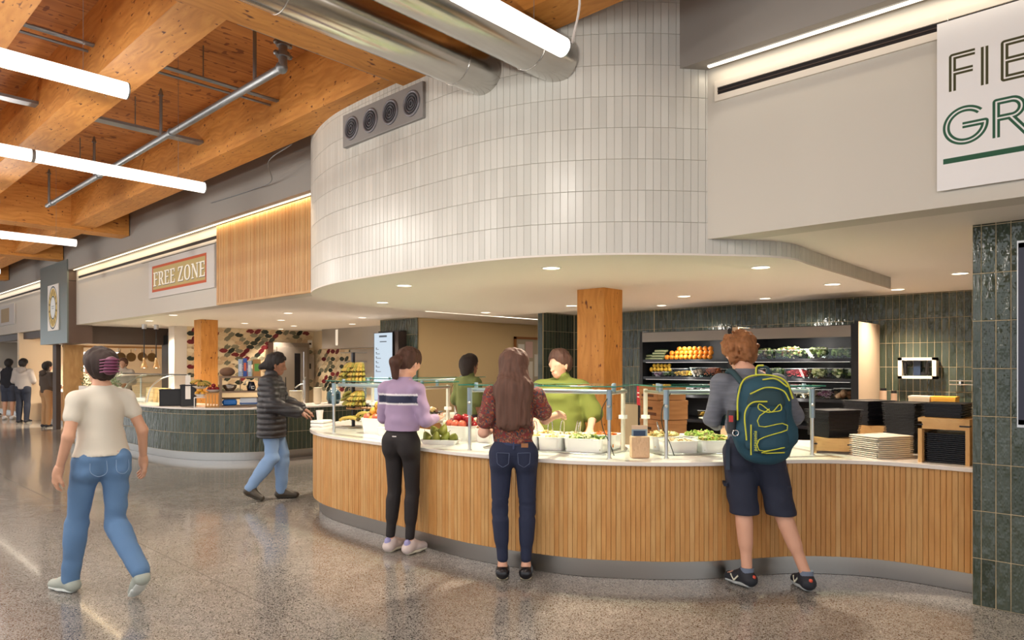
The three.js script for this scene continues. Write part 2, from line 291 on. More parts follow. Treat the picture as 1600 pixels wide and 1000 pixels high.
tubeLamp('bright tube lamp hanging in front of the two round ducts', 2.96, -2.37, 4.4); tubeLamp('tube lamp ending under the joist with the dropped sprinkler heads', 1.53, -4.78, 4.4); tubeLamp('tube lamp with a joint ring crossing under the joist beside the grey wall', 2.88, -6.83, 6, 3.3, 1.42);
tubeLamp('tube lamp hanging before the girder over the free zone', 1.63, -9.05, 5); tubeLamp('tube lamp hanging just before the second girder', 2.93, -11.25, 6); tubeLamp('tube lamp hanging beyond the second girder toward the pier', 2.85, -15.7, 6); tubeLamp('tube lamp far down the hall beyond the sign pier', 2.9, -20.1, 6);
tubeLamp('tube lamp above the entrance side of the hall', 2.4, 2.1, 6);
// round steel ducts
function duct(label, z, x1, y) {
  const t = thing('round_duct', label, 'duct', [x1, y, z], 0, 'round spiral ducts');
  mesh('pipe', rod(V(-13, 0, 0), V(0, 0, 0), 0.165, 40), ductSteel, t);
  for (const k of [0.34, 1.72, 3.2, 4.7, 6.2]) mesh('seam_band', uvm(new THREE.TorusGeometry(0.1655, 0.004, 6, 40).rotateY(Math.PI / 2).translate(-k, 0, 0)), ductSteel, t);
}
duct('brushed steel round duct next to the timber girder', -3.72, 3.72, 3.77); duct('brushed steel round duct behind the tube lamp', -3.16, 3.9, 3.77);
// sprinkler main with its drops
{
  const t = thing('sprinkler_pipe', 'grey sprinkler pipe on rods below the timber deck', 'pipe', [0, 0, 0]), m = greyMetal, X = 2.86, y = 4.02;
  mesh('pipe', rod(V(X, y, -12.5), V(X, y, -5.3), 0.034, 14), m, t);
  mesh('riser', rod(V(X, y, -5.26), V(X, DECK - 0.12, -5.26), 0.036, 14), m, t); mesh('elbow', ball(0.05, X, y, -5.28), m, t);
  for (const yy of [4.12, 4.21]) mesh('coupling', mg([rod(V(X, yy - 0.018, -5.26), V(X, yy + 0.018, -5.26), 0.056, 14), ball(0.022, X + 0.062, yy, -5.26), ball(0.022, X - 0.062, yy, -5.26)]), m, t);
  mesh('branch_pipe', rod(V(2.2, 3.955, -4.668), V(3.5, 3.955, -4.668), 0.022, 10), m, t);
  for (const z of [-5.75, -7.9, -10.2, -12.4]) mesh('hanger', mg([rod(V(X, y, z), V(X, DECK - 0.04, z), 0.017, 8), rod(V(X, DECK - 0.08, z), V(X, DECK, z), 0.03, 8, 0.006)]), m, t);
  for (const z of [-7.6, -10, -12.2]) mesh('clamp', uvm(new THREE.TorusGeometry(0.038, 0.009, 6, 16).translate(X, y, z)), m, t);
  for (const [x, z, yy] of [[2.5, -6.4, DECK], [1.98, -6.75, 3.97]]) { mesh('sprinkler_head', mg([rod(V(x, yy - 0.012, z), V(x, yy, z), 0.035, 14), rod(V(x, yy - 0.05, z), V(x, yy, z), 0.007, 6)]), chrome, t); }
}
for (const [z, y, lb] of [[-6.55, 4.24, 'pair of grey conduits threaded through the joists near the sprinkler riser'], [-8.35, 4.22, 'flat grey cable tray threaded through the joists behind the jointed tube lamp'], [-10.4, 4.24, 'pair of grey conduits threaded through the joists before the second girder']]) {
  const t = thing('conduit_run', lb, 'conduit', [0, y, z]);
  for (const dz of z === -8.35 ? [] : [-0.11, 0.03, 0.06]) mesh('conduit', rod(V(-6, 0, dz), V(3.5, 0, dz), 0.013, 8), greyMetal, t);
  if (z === -8.35) mesh('tray', box(-6, -0.015, -0.07, 3.5, 0.015, 0.07), greyMetal, t);
  mesh('threaded_rod', rod(V(2.75, 0, 0), V(2.75, DECK - y, 0), 0.006, 6), greyMetal, t);
}
{ // cable sagging along the grey wall
  tag(mesh('cable', tube([[3.86, 3.98, -6.9], [3.95, 3.95, -7.6], [4.3, 3.9, -8.2], [4.4, 3.93, -8.9], [4.4, 3.96, -10.2]], 0.006, 30, 5), greyMetal), 'thin grey cable sagging along the grey bulkhead', 'cable');
  tag(mesh('lamp_cord', tube([[3.02, 3.34, -2.36], [3.05, 3.6, -2.33], [3.0, 3.75, -2.36], [2.98, 3.97, -2.4]], 0.007, 20, 6), paper), 'white power cord rising from the lamp by the ducts', 'cord');
}
// air nozzle panel on the drum
{
  const t = thing('air_nozzle_panel', 'grey panel with four round air nozzles on the white drum', 'air vent', [3.622, 3.725, -4.93]);
  mesh('panel', rbox(0.05, 0.3, 1.16, 0.006), M(0x8d8a87, 0.5, 0.2), t);
  for (let i = 0; i < 4; i++) {
    const n = mesh('nozzle', uvm(new THREE.TorusGeometry(0.098, 0.012, 8, 28).rotateY(Math.PI / 2).translate(-0.026, 0, -0.435 + i * 0.29)), M(0x77757a, 0.4, 0.3), t);
    mesh('throat', rod(V(-0.0262, 0, -0.435 + i * 0.29), V(-0.02, 0, -0.435 + i * 0.29), 0.092, 28), M(0x2e2d30, 0.6), n);
    for (const r of [0.07, 0.046, 0.022]) mesh('ring', uvm(new THREE.TorusGeometry(r, 0.006, 6, 24).rotateY(Math.PI / 2).translate(-0.03, 0, -0.435 + i * 0.29)), M(0x55545a, 0.45, 0.2), n);
  }
}
// recessed downlights
function downlight(x, y, z, where, k = 1) {
  const t = thing('downlight', 'small round recessed downlight ' + where, 'light', [x, y, z], 0, 'recessed downlights ' + where);
  mesh('trim_ring', uvm(new THREE.TorusGeometry(0.074, 0.008, 6, 24).rotateX(Math.PI / 2)), paper, t); mesh('lens', rod(V(0, -0.004, 0), V(0, 0.002, 0), 0.07, 22), lampGlow, t);
  const l = new THREE.SpotLight(WARM, DOWN_CD * k, 0, 1.05, 0.7, 2); l.position.set(x, y - 0.02, z); l.target.position.set(x, 0, z); l.shadow.radius = 3; l.castShadow = true; scene.add(l, l.target);
}
const DS = DRUM - 0.012;
for (const [x, z] of [[4.23, -5.4], [5.18, -7.05], [7.2, -7.25], [4.28, -3.556], [7.16, -5.6], [7.06, -3.9], [5.4, -2.3], [7.0, -2.27]]) downlight(x, DS, z, 'in the curved salad bar soffit', 1.0);
for (const [x, z] of [[9.14, -2.22], [9.13, -3.83], [9.13, -5.42], [8.04, -6.3], [7.97, -1.385]]) downlight(x, SOF, z, 'along the green tiled back wall', 1.1);
for (const [x, z] of [[6.05, -10.95], [6.89, -12.75], [6.89, -14.3], [8.1, -14.4], [8.59, -15.9], [7.58, -10.95], [8.6, -12.8], [5.17, -14.9], [4.88, -12.9], [5.84, -16.45]]) downlight(x, SOF, z, 'in the free zone ceiling', 0.9);
for (const [x, z] of [[5.2, -21], [5.6, -24.5], [5.2, -28]]) downlight(x, SOF, z, 'beyond the sign pier');
{
  const t = thing('linear_light', 'recessed linear light in the corridor ceiling', 'light', [7.4, SOF, -8.86]);
  mesh('lens', box(0, -0.006, -0.022, 5.6, 0.002, 0.022), lampGlow, t); mesh('trim_edge', mg([box(0, -0.004, -0.03, 5.6, 0.002, -0.022), box(0, -0.004, 0.022, 5.6, 0.002, 0.03)]), paper, t);
  const l = new THREE.RectAreaLight(SOFT, 26, 5.6, 0.044); l.position.set(10.2, SOF - 0.012, -8.86); l.rotation.x = -Math.PI / 2; l.castShadow = true; scene.add(l);
}
// ---------------------------------------------------------------- salad bar counter
const TOP = 0.864;
const faceW = [[6.9, -7.5], [5.6, -7.47], [4.9, -7.36], [4.4, -7.12], [4.1, -6.84], [3.9, -6.52], [3.765, -6.11], [3.722, -5.65], [3.714, -5.2], [3.712, -4.67], [3.712, -4.22], [3.72, -4.0], [3.768, -3.7], [3.855, -3.367], [3.966, -3.062], [4.084, -2.863], [4.284, -2.589], [4.525, -2.342], [4.79, -2.15], [5.11, -1.915], [5.28, -1.715], [5.4, -1.511], [5.468, -1.243], [5.48, -1.0], [5.482, -0.858]];
const faceLine = path(faceW, 0.035).map(([x, z, nx, nz]) => [x, z, -nx, -nz]);   // normals towards the customers
const innerEdge = [[6.8, -0.858], [6.8, -1.5], [6.66, -2.0], [6.4, -2.4], [5.95, -2.72], [5.4, -2.98], [5.06, -3.27], [4.88, -3.6], [4.76, -4.0], [4.74, -4.4], [4.74, -5.5], [4.84, -6.0], [5.08, -6.35], [5.5, -6.5], [6.9, -6.52]];
const saladBar = thing('serving_counter', 'curved oak slatted salad bar counter with a pale quartz top and steel kick', 'counter');
{
  const sgn = (faceLine[30][2] < 0) ? 1 : -1, out = (pl, d) => offs(pl, d * sgn), P2 = (pl) => pl.map(([x, z]) => [x, z]);
  mesh('countertop', prism([...P2(out(faceLine, 0.034)), ...innerEdge], TOP - 0.03, TOP, 0.003), quartz, saladBar);
  mesh('core', prism([...P2(out(faceLine, -0.03)), ...innerEdge.map(([x, z]) => [x, z])], 0.15, TOP - 0.031), oakEdge, saladBar);
  const kickLine = out(faceLine, -0.07);
  mesh('plinth', prism([...P2(out(faceLine, -0.08)), ...innerEdge], 0, 0.149), charcoal, saladBar);
  const seg = 26; for (let i = 0; i < kickLine.length - 1; i += seg) { const part = kickLine.slice(i, Math.min(i + seg + 1, kickLine.length)); const a = offs(part, 0.004 * sgn); mesh('kick_plate', mg([ribbon(P2(a), 0.002, 0.148), ribbon(P2(part).reverse(), 0.002, 0.148)]), steel, saladBar); }
  const gs = oaks.map((_, k) => { const g = uvm(new RoundedBoxGeometry(0.0334, TOP - 0.031 - 0.147, 0.03, 1, 0.003), 'y'); const uv = g.attributes.uv; for (let i = 0; i < uv.count; i++) uv.setXY(i, uv.getX(i) * 4 + k * 0.37, uv.getY(i) * 0.9 + k * 0.23); return g; });
  for (let i = 0; i + 1 < faceLine.length; i++) {
    const [x, z, nx, nz] = faceLine[i], [x2, z2] = faceLine[i + 1]; if (x > 6 && z < -7) continue;
    const k = Math.floor(rnd() * 5), o = mesh('slat', gs[Math.floor(rnd() * 5)], oaks[k], saladBar), d = -0.015 * sgn + rr(-0.0025, 0.0015);
    o.position.set((x + x2) / 2 + nx * d, (0.147 + TOP - 0.031) / 2, (z + z2) / 2 + nz * d); o.rotation.y = Math.atan2(nx, nz);
  }
}
// free zone counter: rounded end clad in green tiles
const fzPts = [[4.36, -17.2], [4.36, -15.5], [4.36, -13.6], [4.38, -12.6], [4.47, -11.85], [4.7, -11.25], [5.1, -10.8], [5.6, -10.56], [6.2, -10.48], [7.2, -10.46], [8.0, -10.46]];
const fzLine = path(fzPts, 0.078);
const freeCounter = thing('tiled_counter', 'rounded green tiled counter of the free zone with pale top', 'counter');
{
  const s0 = Math.sign(-fzLine[3][2]), L = fzLine.map(([x, z, nx, nz]) => [x, z, nx * s0, nz * s0]), P2 = (pl) => pl.map(([x, z]) => [x, z]);
  const inner = [[8.0, -11.3], [6.4, -11.3], [5.7, -11.5], [5.3, -12.1], [5.25, -13], [5.25, -17.2]];
  mesh('countertop', prism([...P2(offs(L, 0.035)), ...inner], TOP - 0.03, TOP, 0.003), quartz, freeCounter);
  mesh('core', prism([...P2(offs(L, -0.008)), ...inner], 0.14, TOP - 0.031), tanGrout, freeCounter);
  mesh('plinth', prism([...P2(offs(L, -0.09)), ...inner], 0, 0.14), charcoal, freeCounter);
  mesh('kick_plate', mg([ribbon(P2(offs(L, -0.085)), 0.002, 0.139), ribbon(P2(offs(L, -0.088)).reverse(), 0.002, 0.139)]), steel, freeCounter);
  for (let i = 0; i + 1 < L.length; i++) {
    const [x, z, nx, nz] = L[i], [x2, z2] = L[i + 1];
    for (const [lo, hi] of [[0.142, 0.446], [0.449, 0.752], [0.755, 0.832]]) { const o = mesh('tile', anyTile(), greenTiles[Math.floor(rnd() * 5)], freeCounter); o.position.set((x + x2) / 2 - nx * 0.011, (lo + hi) / 2, (z + z2) / 2 - nz * 0.011); o.rotation.y = Math.atan2(nx, nz); o.scale.y = (hi - lo - 0.003) / 0.3015; }
  }
}
// ---------------------------------------------------------------- signs
function canvasTex(w, h, draw) { const c = document.createElement('canvas'); c.width = w; c.height = h; draw(c.getContext('2d'), w, h); const t = new THREE.CanvasTexture(c); t.colorSpace = THREE.SRGBColorSpace; return t; }
function faceX(z0, z1, y0, y1, x, m) {             // flat print facing -x, read from z0 (left) to z1 (right)
  const g = new THREE.BufferGeometry(); g.setAttribute('position', new THREE.Float32BufferAttribute([x, y0, z0, x, y0, z1, x, y1, z1, x, y0, z0, x, y1, z1, x, y1, z0], 3));
  g.setAttribute('uv', new THREE.Float32BufferAttribute([0, 0, 1, 0, 1, 1, 0, 0, 1, 1, 0, 1], 2)); g.computeVertexNormals(); return g;
}
{
  const t = thing('banner_sign', 'white banner with dark green inline letters FIE and GR hung below the slot vent', 'sign');
  const y0 = 2.55, y1 = 3.51, z0 = -0.903, z1 = 0.75, W = 1320, H = 768, X = (z) => (z - z0) / (z1 - z0) * W, Y = (y) => (y1 - y) / (y1 - y0) * H;
  const tx = canvasTex(W, H, (c) => {
    c.fillStyle = '#e9e7e6'; c.fillRect(0, 0, W, H); c.lineCap = 'butt'; c.lineJoin = 'round';
    const poly = (col, ...ls) => { for (const l of ls) { c.beginPath(); l(c); c.strokeStyle = col; c.lineWidth = 27; c.stroke(); } for (const l of ls) { c.beginPath(); l(c); c.strokeStyle = '#e9e7e6'; c.lineWidth = 7; c.stroke(); } };
    const L = (...p) => (k) => p.forEach(([z, y], i) => (i ? k.lineTo(X(z), Y(y)) : k.moveTo(X(z), Y(y))));
    const A = '#39360f', B = '#1d5238', f = 0.02;
    poly(A, L([-0.72, 3.3], [-0.827, 3.3], [-0.827, 3.105]), L([-0.73, 3.21], [-0.827, 3.21]));
    poly(A, L([-0.675, 3.312], [-0.675, 3.1]));
    poly(A, L([-0.48, 3.3], [-0.585, 3.3], [-0.585, 3.11], [-0.48, 3.11]), L([-0.585, 3.205], [-0.49, 3.205]));
    const cx = X(-0.765), cy = Y(2.9), R = X(-0.765 + 0.092) - cx;
    poly(B, (k) => { k.arc(cx, cy, R, -0.75, 0, true); k.lineTo(cx + R, cy); k.lineTo(cx - R * 0.15, cy); });
    poly(B, (k) => { const x = X(-0.622), a = Y(2.99), b = Y(2.9), r = (b - a) / 2; k.moveTo(x, Y(2.795)); k.lineTo(x, a); k.lineTo(x + r * 1.5, a); k.arc(x + r * 1.5, a + r, r, -Math.PI / 2, Math.PI / 2); k.lineTo(x, b); }, L([-0.56, 2.9], [-0.485, 2.795]));
    c.fillStyle = '#1d5238'; c.fillRect(X(-0.872), Y(2.728), W, 24);
  });
  mesh('panel', box(4.551, y0, z0, 4.561, y1, z1), paper, t); mesh('print', faceX(z0, z1, y0, y1, 4.5503), M(0xffffff, 0.7, 0, { map: tx }), t);
  for (const z of [-0.85, 0.6]) mesh('hook', tube([[4.556, 3.49, z], [4.552, 3.52, z], [4.563, 3.53, z]], 0.003, 8, 5), brushed, t);
}
{
  const t = thing('free_zone_sign', 'framed FREE ZONE sign with orange border on white panel', 'sign');
  mesh('panel', box(4.545, 2.74, -13.12, 4.575, 3.4, -10.44), M(0xcfcbc6, 0.7), t);
  mesh('reveal', box(4.53, 3.41, -13.5, 4.578, 3.43, -10.36), whiteWall, t);
  const tx = canvasTex(1200, 256, (c, w, h) => { c.fillStyle = '#c0552c'; c.fillRect(0, 0, w, h); c.fillStyle = '#b9a56c'; c.fillRect(22, 24, w - 44, h - 48); c.font = 'bold 190px serif'; c.textAlign = 'center'; c.textBaseline = 'middle'; c.save(); c.translate(w / 2, h / 2 + 6); c.scale(1.06, 1); c.lineJoin = 'round'; c.fillStyle = '#4a4a44'; c.fillText('FREE ZONE', 7, 6, w - 110); c.fillStyle = '#f3efe2'; c.fillText('FREE ZONE', 0, 0, w - 110); c.restore(); });
  mesh('print', faceX(-12.96, -10.71, 2.84, 3.3, 4.544), M(0xffffff, 0.7, 0, { map: tx }), t);
}
{
  const p = thing('sign_pier', 'blue grey metal clad pier carrying the round emblem sign', 'pier', [4.4, 2.05, -17.6]);
  mesh('cladding', box(0, 0, -2.26, 0.03, 1.86, 0), blueGrey, p); mesh('return', box(0.03, 0, -2.26, 0.5, 1.86, 0), M(0x5d4a40, 0.5), p); mesh('joint_strip', box(0.031, 1.38, -0.002, 0.2, 1.4, 0.004), M(0x3c2f28, 0.6), p);
  const t = thing('emblem_sign', 'white panel with a ringed round emblem on the blue grey pier', 'sign');
  mesh('panel', box(4.375, 2.36, -19.08, 4.395, 3.42, -18.2), paper, t);
  const tx = canvasTex(512, 512, (c) => { c.fillStyle = '#e6e4df'; c.fillRect(0, 0, 512, 512); const ring = (r, s) => { c.beginPath(); c.arc(256, 256, r, 0, 7); c.fillStyle = s; c.fill(); }; ring(240, '#3d5361'); ring(226, '#ded9c8'); ring(214, '#c9b06a'); ring(132, '#3d5361'); ring(118, '#dfe3e4'); c.fillStyle = '#6f5a2a'; for (let i = 0; i < 14; i++) { c.save(); c.translate(256, 256); c.rotate(i * Math.PI / 7); c.fillRect(-11, -198, 22, 52); c.restore(); } c.fillStyle = '#9fb0b6'; c.fillRect(190, 236, 132, 12); c.fillRect(200, 260, 112, 10); });
  mesh('print', faceX(-19.08, -18.2, 2.36, 3.42, 4.3745), M(0xffffff, 0.7, 0, { map: tx }), t);
  const s = thing('panel_sign', 'pale framed sign with tan artwork on the wall beyond the pier', 'sign');
  mesh('panel', box(4.54, 2.72, -25.2, 4.575, 3.3, -23.3), M(0xc4bfba, 0.7), s); mesh('artwork', box(4.535, 2.8, -24.9, 4.54, 3.2, -23.9), M(0xa8906a, 0.7), s);
}
{ // menu screen on the green wall end, and the screen on the near tiled wall
  const t = thing('menu_screen', 'tall bright menu screen on a black mount by the cream wall', 'screen', [8.1, 1.2, -10.92]);
  mesh('mount', box(0.03, -0.35, -0.28, 0.17, 1.02, 0.42), black, t); mesh('side_cover', box(-0.02, -0.35, 0.3, 0.17, 1.0, 0.425), M(0x3a2f2c, 0.6), t); mesh('bezel', box(-0.06, -0.34, -0.3, -0.02, 0.99, 0.3), black, t);
  const tx = canvasTex(256, 512, (c) => { c.fillStyle = '#cfe0ee'; c.fillRect(0, 0, 256, 512); c.fillStyle = '#4b5560'; c.fillRect(70, 18, 110, 14); c.fillRect(80, 62, 96, 7); for (let i = 0; i < 6; i++) { c.fillRect(24, 110 + i * 34, 14, 9); c.fillRect(24, 122 + i * 34, 40 + (i % 3) * 16, 4); } c.strokeStyle = '#9bb0c0'; c.lineWidth = 3; c.beginPath(); c.arc(190, 380, 44, 0, 5); c.stroke(); });
  const sm = new THREE.MeshStandardMaterial({ color: 0x000000, emissive: 0xffffff, emissiveMap: tx, emissiveIntensity: 0.95, roughness: 0.3 });
  mesh('display', faceX(-0.29, 0.29, -0.33, 0.98, -0.0605), sm, t);
  const l = new THREE.RectAreaLight(0xcfe0ee, 0.9, 0.58, 1.3); l.position.set(8.03, 1.52, -10.92); l.rotation.y = -Math.PI / 2; l.lookAt(0, 1.52, -10.92); scene.add(l);
  const s = thing('wall_screen', 'dark framed display panel on the nearest green tiles', 'screen', [5.25, 1.185, -0.602]);
  mesh('frame', mg([box(-0.03, 0, 0, 0.03, 1.12, 0.03), box(-0.03, 0, 0.64, 0.03, 1.12, 0.67), box(-0.03, 0, 0, 0.03, 0.03, 0.67), box(-0.03, 1.09, 0, 0.03, 1.12, 0.67)]), M(0x23253a, 0.35), s); mesh('glass_face', box(-0.02, 0.03, 0.03, 0.02, 1.09, 0.64), P(0x5d6a80, 0.12), s); mesh('wall_frame', box(0.018, -0.02, -0.012, 0.03, 1.14, 0.69), brushed, s);
}
// ---------------------------------------------------------------- leaf patterned tiles
{
  const L = 0.225, W = 0.104, leaf = new THREE.Shape(); leaf.moveTo(-L / 2, 0); leaf.lineTo(-L * 0.2, W / 2); leaf.lineTo(L * 0.2, W / 2); leaf.lineTo(L / 2, 0); leaf.lineTo(L * 0.2, -W / 2); leaf.lineTo(-L * 0.2, -W / 2);
  const g = plate(leaf, 0.008, { curveSegments: 3 }), cols = [0x7d7a66, 0x6b6c59, 0x8b8772, 0x6e1f28, 0x7a2a30, 0x28302a, 0x343b32].map((c) => P(c, 0.3)), pale = [0xdccaa9, 0xd2bd9b, 0xe2d2b4, 0xcbb08e].map((c) => P(c, 0.35));
  const wk = scene.getObjectByName('wall_kitchen'); let n = 0;
  const rest = pale.map(() => []);
  const put = (u, y, a, side) => {
    const nn = n3(u * 2.3 + (side ? 9 : 0), y * 2.3, 4.2), col = hash(Math.round(u * 97), Math.round(y * 89)), isC = nn > 0.5 ? col < 0.8 : col < 0.22;
    const m = isC ? cols[Math.floor(hash(Math.round(u * 53), Math.round(y * 31) + 7) * 7)] : null;
    if (m && n < 295) { n++; const o = mesh('leaf_tile', g, m, wk); if (side) { o.position.set(9.799, y, u); o.rotation.set(0, -Math.PI / 2, a); o.rotation.order = 'YXZ'; } else { o.position.set(u, y, -16.402); o.rotation.z = a; } }
    else { const q = g.clone().rotateZ(a); if (side) q.rotateY(-Math.PI / 2).translate(9.799, y, u); else q.translate(u, y, -16.402); rest[Math.floor(col * 997) % 4].push(q); }
  };
  for (let r = 0; r < 16; r++) for (let i = 0; i < 17; i++) {
    const y = 0.94 + r * 0.097, u = 6.6 + i * 0.192 + (r % 2) * 0.096; const a = [0.0, 0.62, 0.0, 0.62][(i + r) % 4] * (0.9 + 0.2 * hash(i, r)); if (u > 9.75 || y > 2.4) continue;
    if (u < 6.95 || (u > 7.1)) put(u, y, a, false);
  }
  for (let r = 0; r < 11; r++) for (let i = 0; i < 10; i++) put(-16.3 + i * 0.21 + (r % 2) * 0.1, 0.94 + r * 0.097, [0, 0.62][(i + r) % 2], true);
  rest.forEach((l, k) => { const o = mesh('leaf_tiles', mg(l), pale[k], wk); o.userData.kind = 'stuff'; });
}
// ---------------------------------------------------------------- kitchen fittings behind the free zone
{
  const t = thing('steel_oven', 'tall grey steel pass door with dark window before leaf tiles', 'oven', [8.5, 0, -16.38]);
  mesh('cabinet', box(0, 0.3, 0, 1.0, 2.13, 0.28), M(0x8b827a, 0.4, 0.6), t); mesh('door', box(0.08, 0.5, 0.28, 0.92, 2.02, 0.31), M(0x9a928a, 0.35, 0.7), t); mesh('window', box(0.56, 0.9, 0.31, 0.72, 1.86, 0.316), blackGloss, t); mesh('handle', rod(V(0.8, 0.9, 0.35), V(0.8, 1.9, 0.35), 0.014), chrome, t); mesh('hinge', box(0.02, 1.85, 0.28, 0.05, 1.95, 0.3), brushed, t);
  const p = thing('towel_dispenser', 'grey steel wall dispenser with a dark window on leaf tiles', 'dispenser', [9.42, 1.18, -16.38]);
  mesh('body', rbox(0.42, 0.66, 0.16, 0.02, 0.1, 0.33, 0.08), M(0xa29a92, 0.38, 0.6), p); mesh('window', box(0, 0.28, 0.16, 0.2, 0.42, 0.165), blackGloss, p); mesh('lock', rod(V(0.1, 0.55, 0.16), V(0.1, 0.55, 0.17), 0.012), chrome, p);
  const h = thing('extraction_hood', 'brushed steel extraction hood over the cook line', 'hood', [9.4, 2.0, -15.33]);
  mesh('canopy', box(0, 0, 0, 0.4, 0.46, 3.9), brushed, h); mesh('lip', box(-0.01, -0.03, 0, 0.4, 0, 3.9), brushed, h); mesh('light_strip', box(-0.004, 0.04, 0.62, 0, 0.43, 0.72), glow(SOFT, 0.35), h);
  const s = thing('steel_shelf', 'steel wall shelf with stacked trays under the hood', 'shelf', [9.45, 1.15, -14.6]);
  mesh('back_panel', box(0.3, -0.3, 0, 0.34, 0.8, 3.0), brushed, s); for (const y of [0.2, 0.48, 0.7]) mesh('board', box(-0.05, y, 0.1, 0.3, y + 0.02, 0.7), brushed, s); mesh('rail', rod(V(-0.05, 0.8, 0.1), V(-0.05, 0.8, 2.9), 0.012), chrome, s);
  const n = thing('notice_card', 'small white notice card beside the steel hood', 'notice', [9.62, 2.02, -16.385]); mesh('card', box(0, 0, 0, 0.13, 0.2, 0.01), paper, n); mesh('print_line', box(0.03, 0.08, 0.01, 0.1, 0.13, 0.012), charcoal, n);
  const d = thing('cork_board', 'wood framed cork board with pinned papers on cream wall', 'notice board', [10.98, 1.1, -10.185]);
  mesh('frame', mg([box(0, 0, 0, 0.05, 1.08, 0.04), box(0, 1.03, 0, 1.3, 1.08, 0.04), box(1.25, 0, 0, 1.3, 1.08, 0.04), box(0, 0, 0, 1.3, 0.05, 0.04)]), M(0x9b6232, 0.6), d); mesh('cork', box(0.05, 0.05, 0, 1.25, 1.03, 0.02), M(0xb5a893, 0.9), d);
  for (const [x, y, w, q, c] of [[0.12, 0.7, 0.2, 0.22, 0xe9e6e2], [0.36, 0.62, 0.24, 0.36, 0xd9b9b4], [0.3, 0.12, 0.3, 0.42, 0xe6dfd6], [0.66, 0.2, 0.3, 0.5, 0xe0ddd8]]) mesh('paper_sheet', box(x, y, 0.02, x + w, y + q, 0.024), M(c, 0.9), d);
  // kitchen pass under the dark bulkhead
  const b = struct('wall_pass', 'dark brown bulkhead over the kitchen pass', mg([box(4.62, 2.05, -17.95, 6.8, SOF, -17.8), box(6.62, 0, -18.1, 6.8, 2.2, -17.7), box(4.62, 0, -19.7, 4.72, 2.05, -19.4)]), darkBrown);
  mesh('door_leaf', box(6.5, 0, -17.9, 6.56, 2.28, -17.2), M(0x1c2022, 0.4), b); mesh('jamb', box(6.58, 0, -17.9, 6.9, 2.36, -17.3), M(0x6b5650, 0.6), b);
  struct('wall_cook', 'cream kitchen wall seen through the pass', mg([box(4.6, 0, -23.2, 9.5, SOF, -23.0), box(9.4, 0, -23, 9.5, SOF, -17.9)]), M(0xdcc9ab, 0.7));
  const sh = thing('pot_rack', 'timber rail with hanging pans in the lit kitchen', 'rack', [5.1, 2.0, -19.6]); mesh('rail', box(-0.3, 0, -0.02, 2.4, 0.05, 0.02, 'x'), M(0xb98a55, 0.6), sh); for (let i = 0; i < 5; i++) mesh('hook', rod(V(0.1 + i * 0.42, 0, 0), V(0.1 + i * 0.42, -0.06, 0), 0.008, 6), chrome, sh);
  const pan = thing('hanging_pan', 'round steel pan hanging from the timber kitchen rail', 'pan', [6.62, 1.78, -19.6], 0, 'pans on the kitchen rail'); const pm = M(0xa98b62, 0.3, 0.8);
  mesh('bowl', uvm(new THREE.CylinderGeometry(0.12, 0.1, 0.05, 20).rotateX(Math.PI / 2)), pm, pan); mesh('handle', rod(V(0, 0.1, 0), V(0, 0.2, 0), 0.01, 6), pm, pan);
  for (const x of [6.35, 6.86, 6.1]) dup(pan, [x, 1.77, -19.6]);
  const lamp = thing('heat_lamp', 'slender brass heat lamp hanging over the glass food case', 'lamp', [5.55, 1.5, -16.3], 0, 'heat lamps over the pass');
  mesh('cord', rod(V(0, 0.22, 0), V(0, SOF - 1.5, 0), 0.012, 8), black, lamp); mesh('canopy_cup', rod(V(0, SOF - 1.6, 0), V(0, SOF - 1.5, 0), 0.05, 12), brushed, lamp); mesh('shade', lathe([[0.028, 0.22], [0.03, 0.15], [0.07, 0.02], [0.075, 0]], 18), M(0xc9a678, 0.25, 0.9), lamp); mesh('bulb', ball(0.03, 0, 0.02, 0), lampGlow, lamp);
  dup(lamp, [5.8, 1.5, -16.3]);
  const l3 = dup(lamp, [5.15, 1.55, -20.2], 0, 'heat lamp deeper in the kitchen behind the pass');
  for (const [x, y, z] of [[5.55, 1.46, -16.3], [5.8, 1.46, -16.3], [5.15, 1.5, -20.2]]) { const l = new THREE.SpotLight(WARM, 14, 0, 1.0, 0.6, 2); l.position.set(x, y, z); l.target.position.set(x, 0, z); l.shadow.radius = 2; l.castShadow = true; scene.add(l, l.target); }
  for (const [x, z] of [[5.6, -20.6], [7.6, -20.4], [6.2, -22]]) downlight(x, SOF, z, 'in the kitchen behind the pass', 2.0);
  const wn = struct('window_kitchen', 'bright kitchen window behind the pans', mg([box(5.9, 1.35, -22.99, 7.1, 1.95, -22.97)]), glow(new THREE.Color(0.86, 0.93, 1), 1.1)); mesh('window_frame', mg([box(5.85, 1.3, -22.98, 5.9, 2, -22.94), box(6.48, 1.3, -22.98, 6.52, 2, -22.94), box(7.1, 1.3, -22.98, 7.15, 2, -22.94)]), greyWall, wn);
  const kc = thing('cook_counter', 'oak fronted serving counter before the lit kitchen', 'counter', [5.1, 0, -22.8]); mesh('top', box(-0.03, 0.84, 0, 0.8, 0.87, 2.7), quartz, kc); mesh('body', box(0, 0.1, 0, 0.78, 0.84, 2.7, 'y'), M(0xb5875a, 0.6), kc); mesh('kick_plate', box(0.05, 0, 0, 0.75, 0.1, 2.7), steel, kc);
}
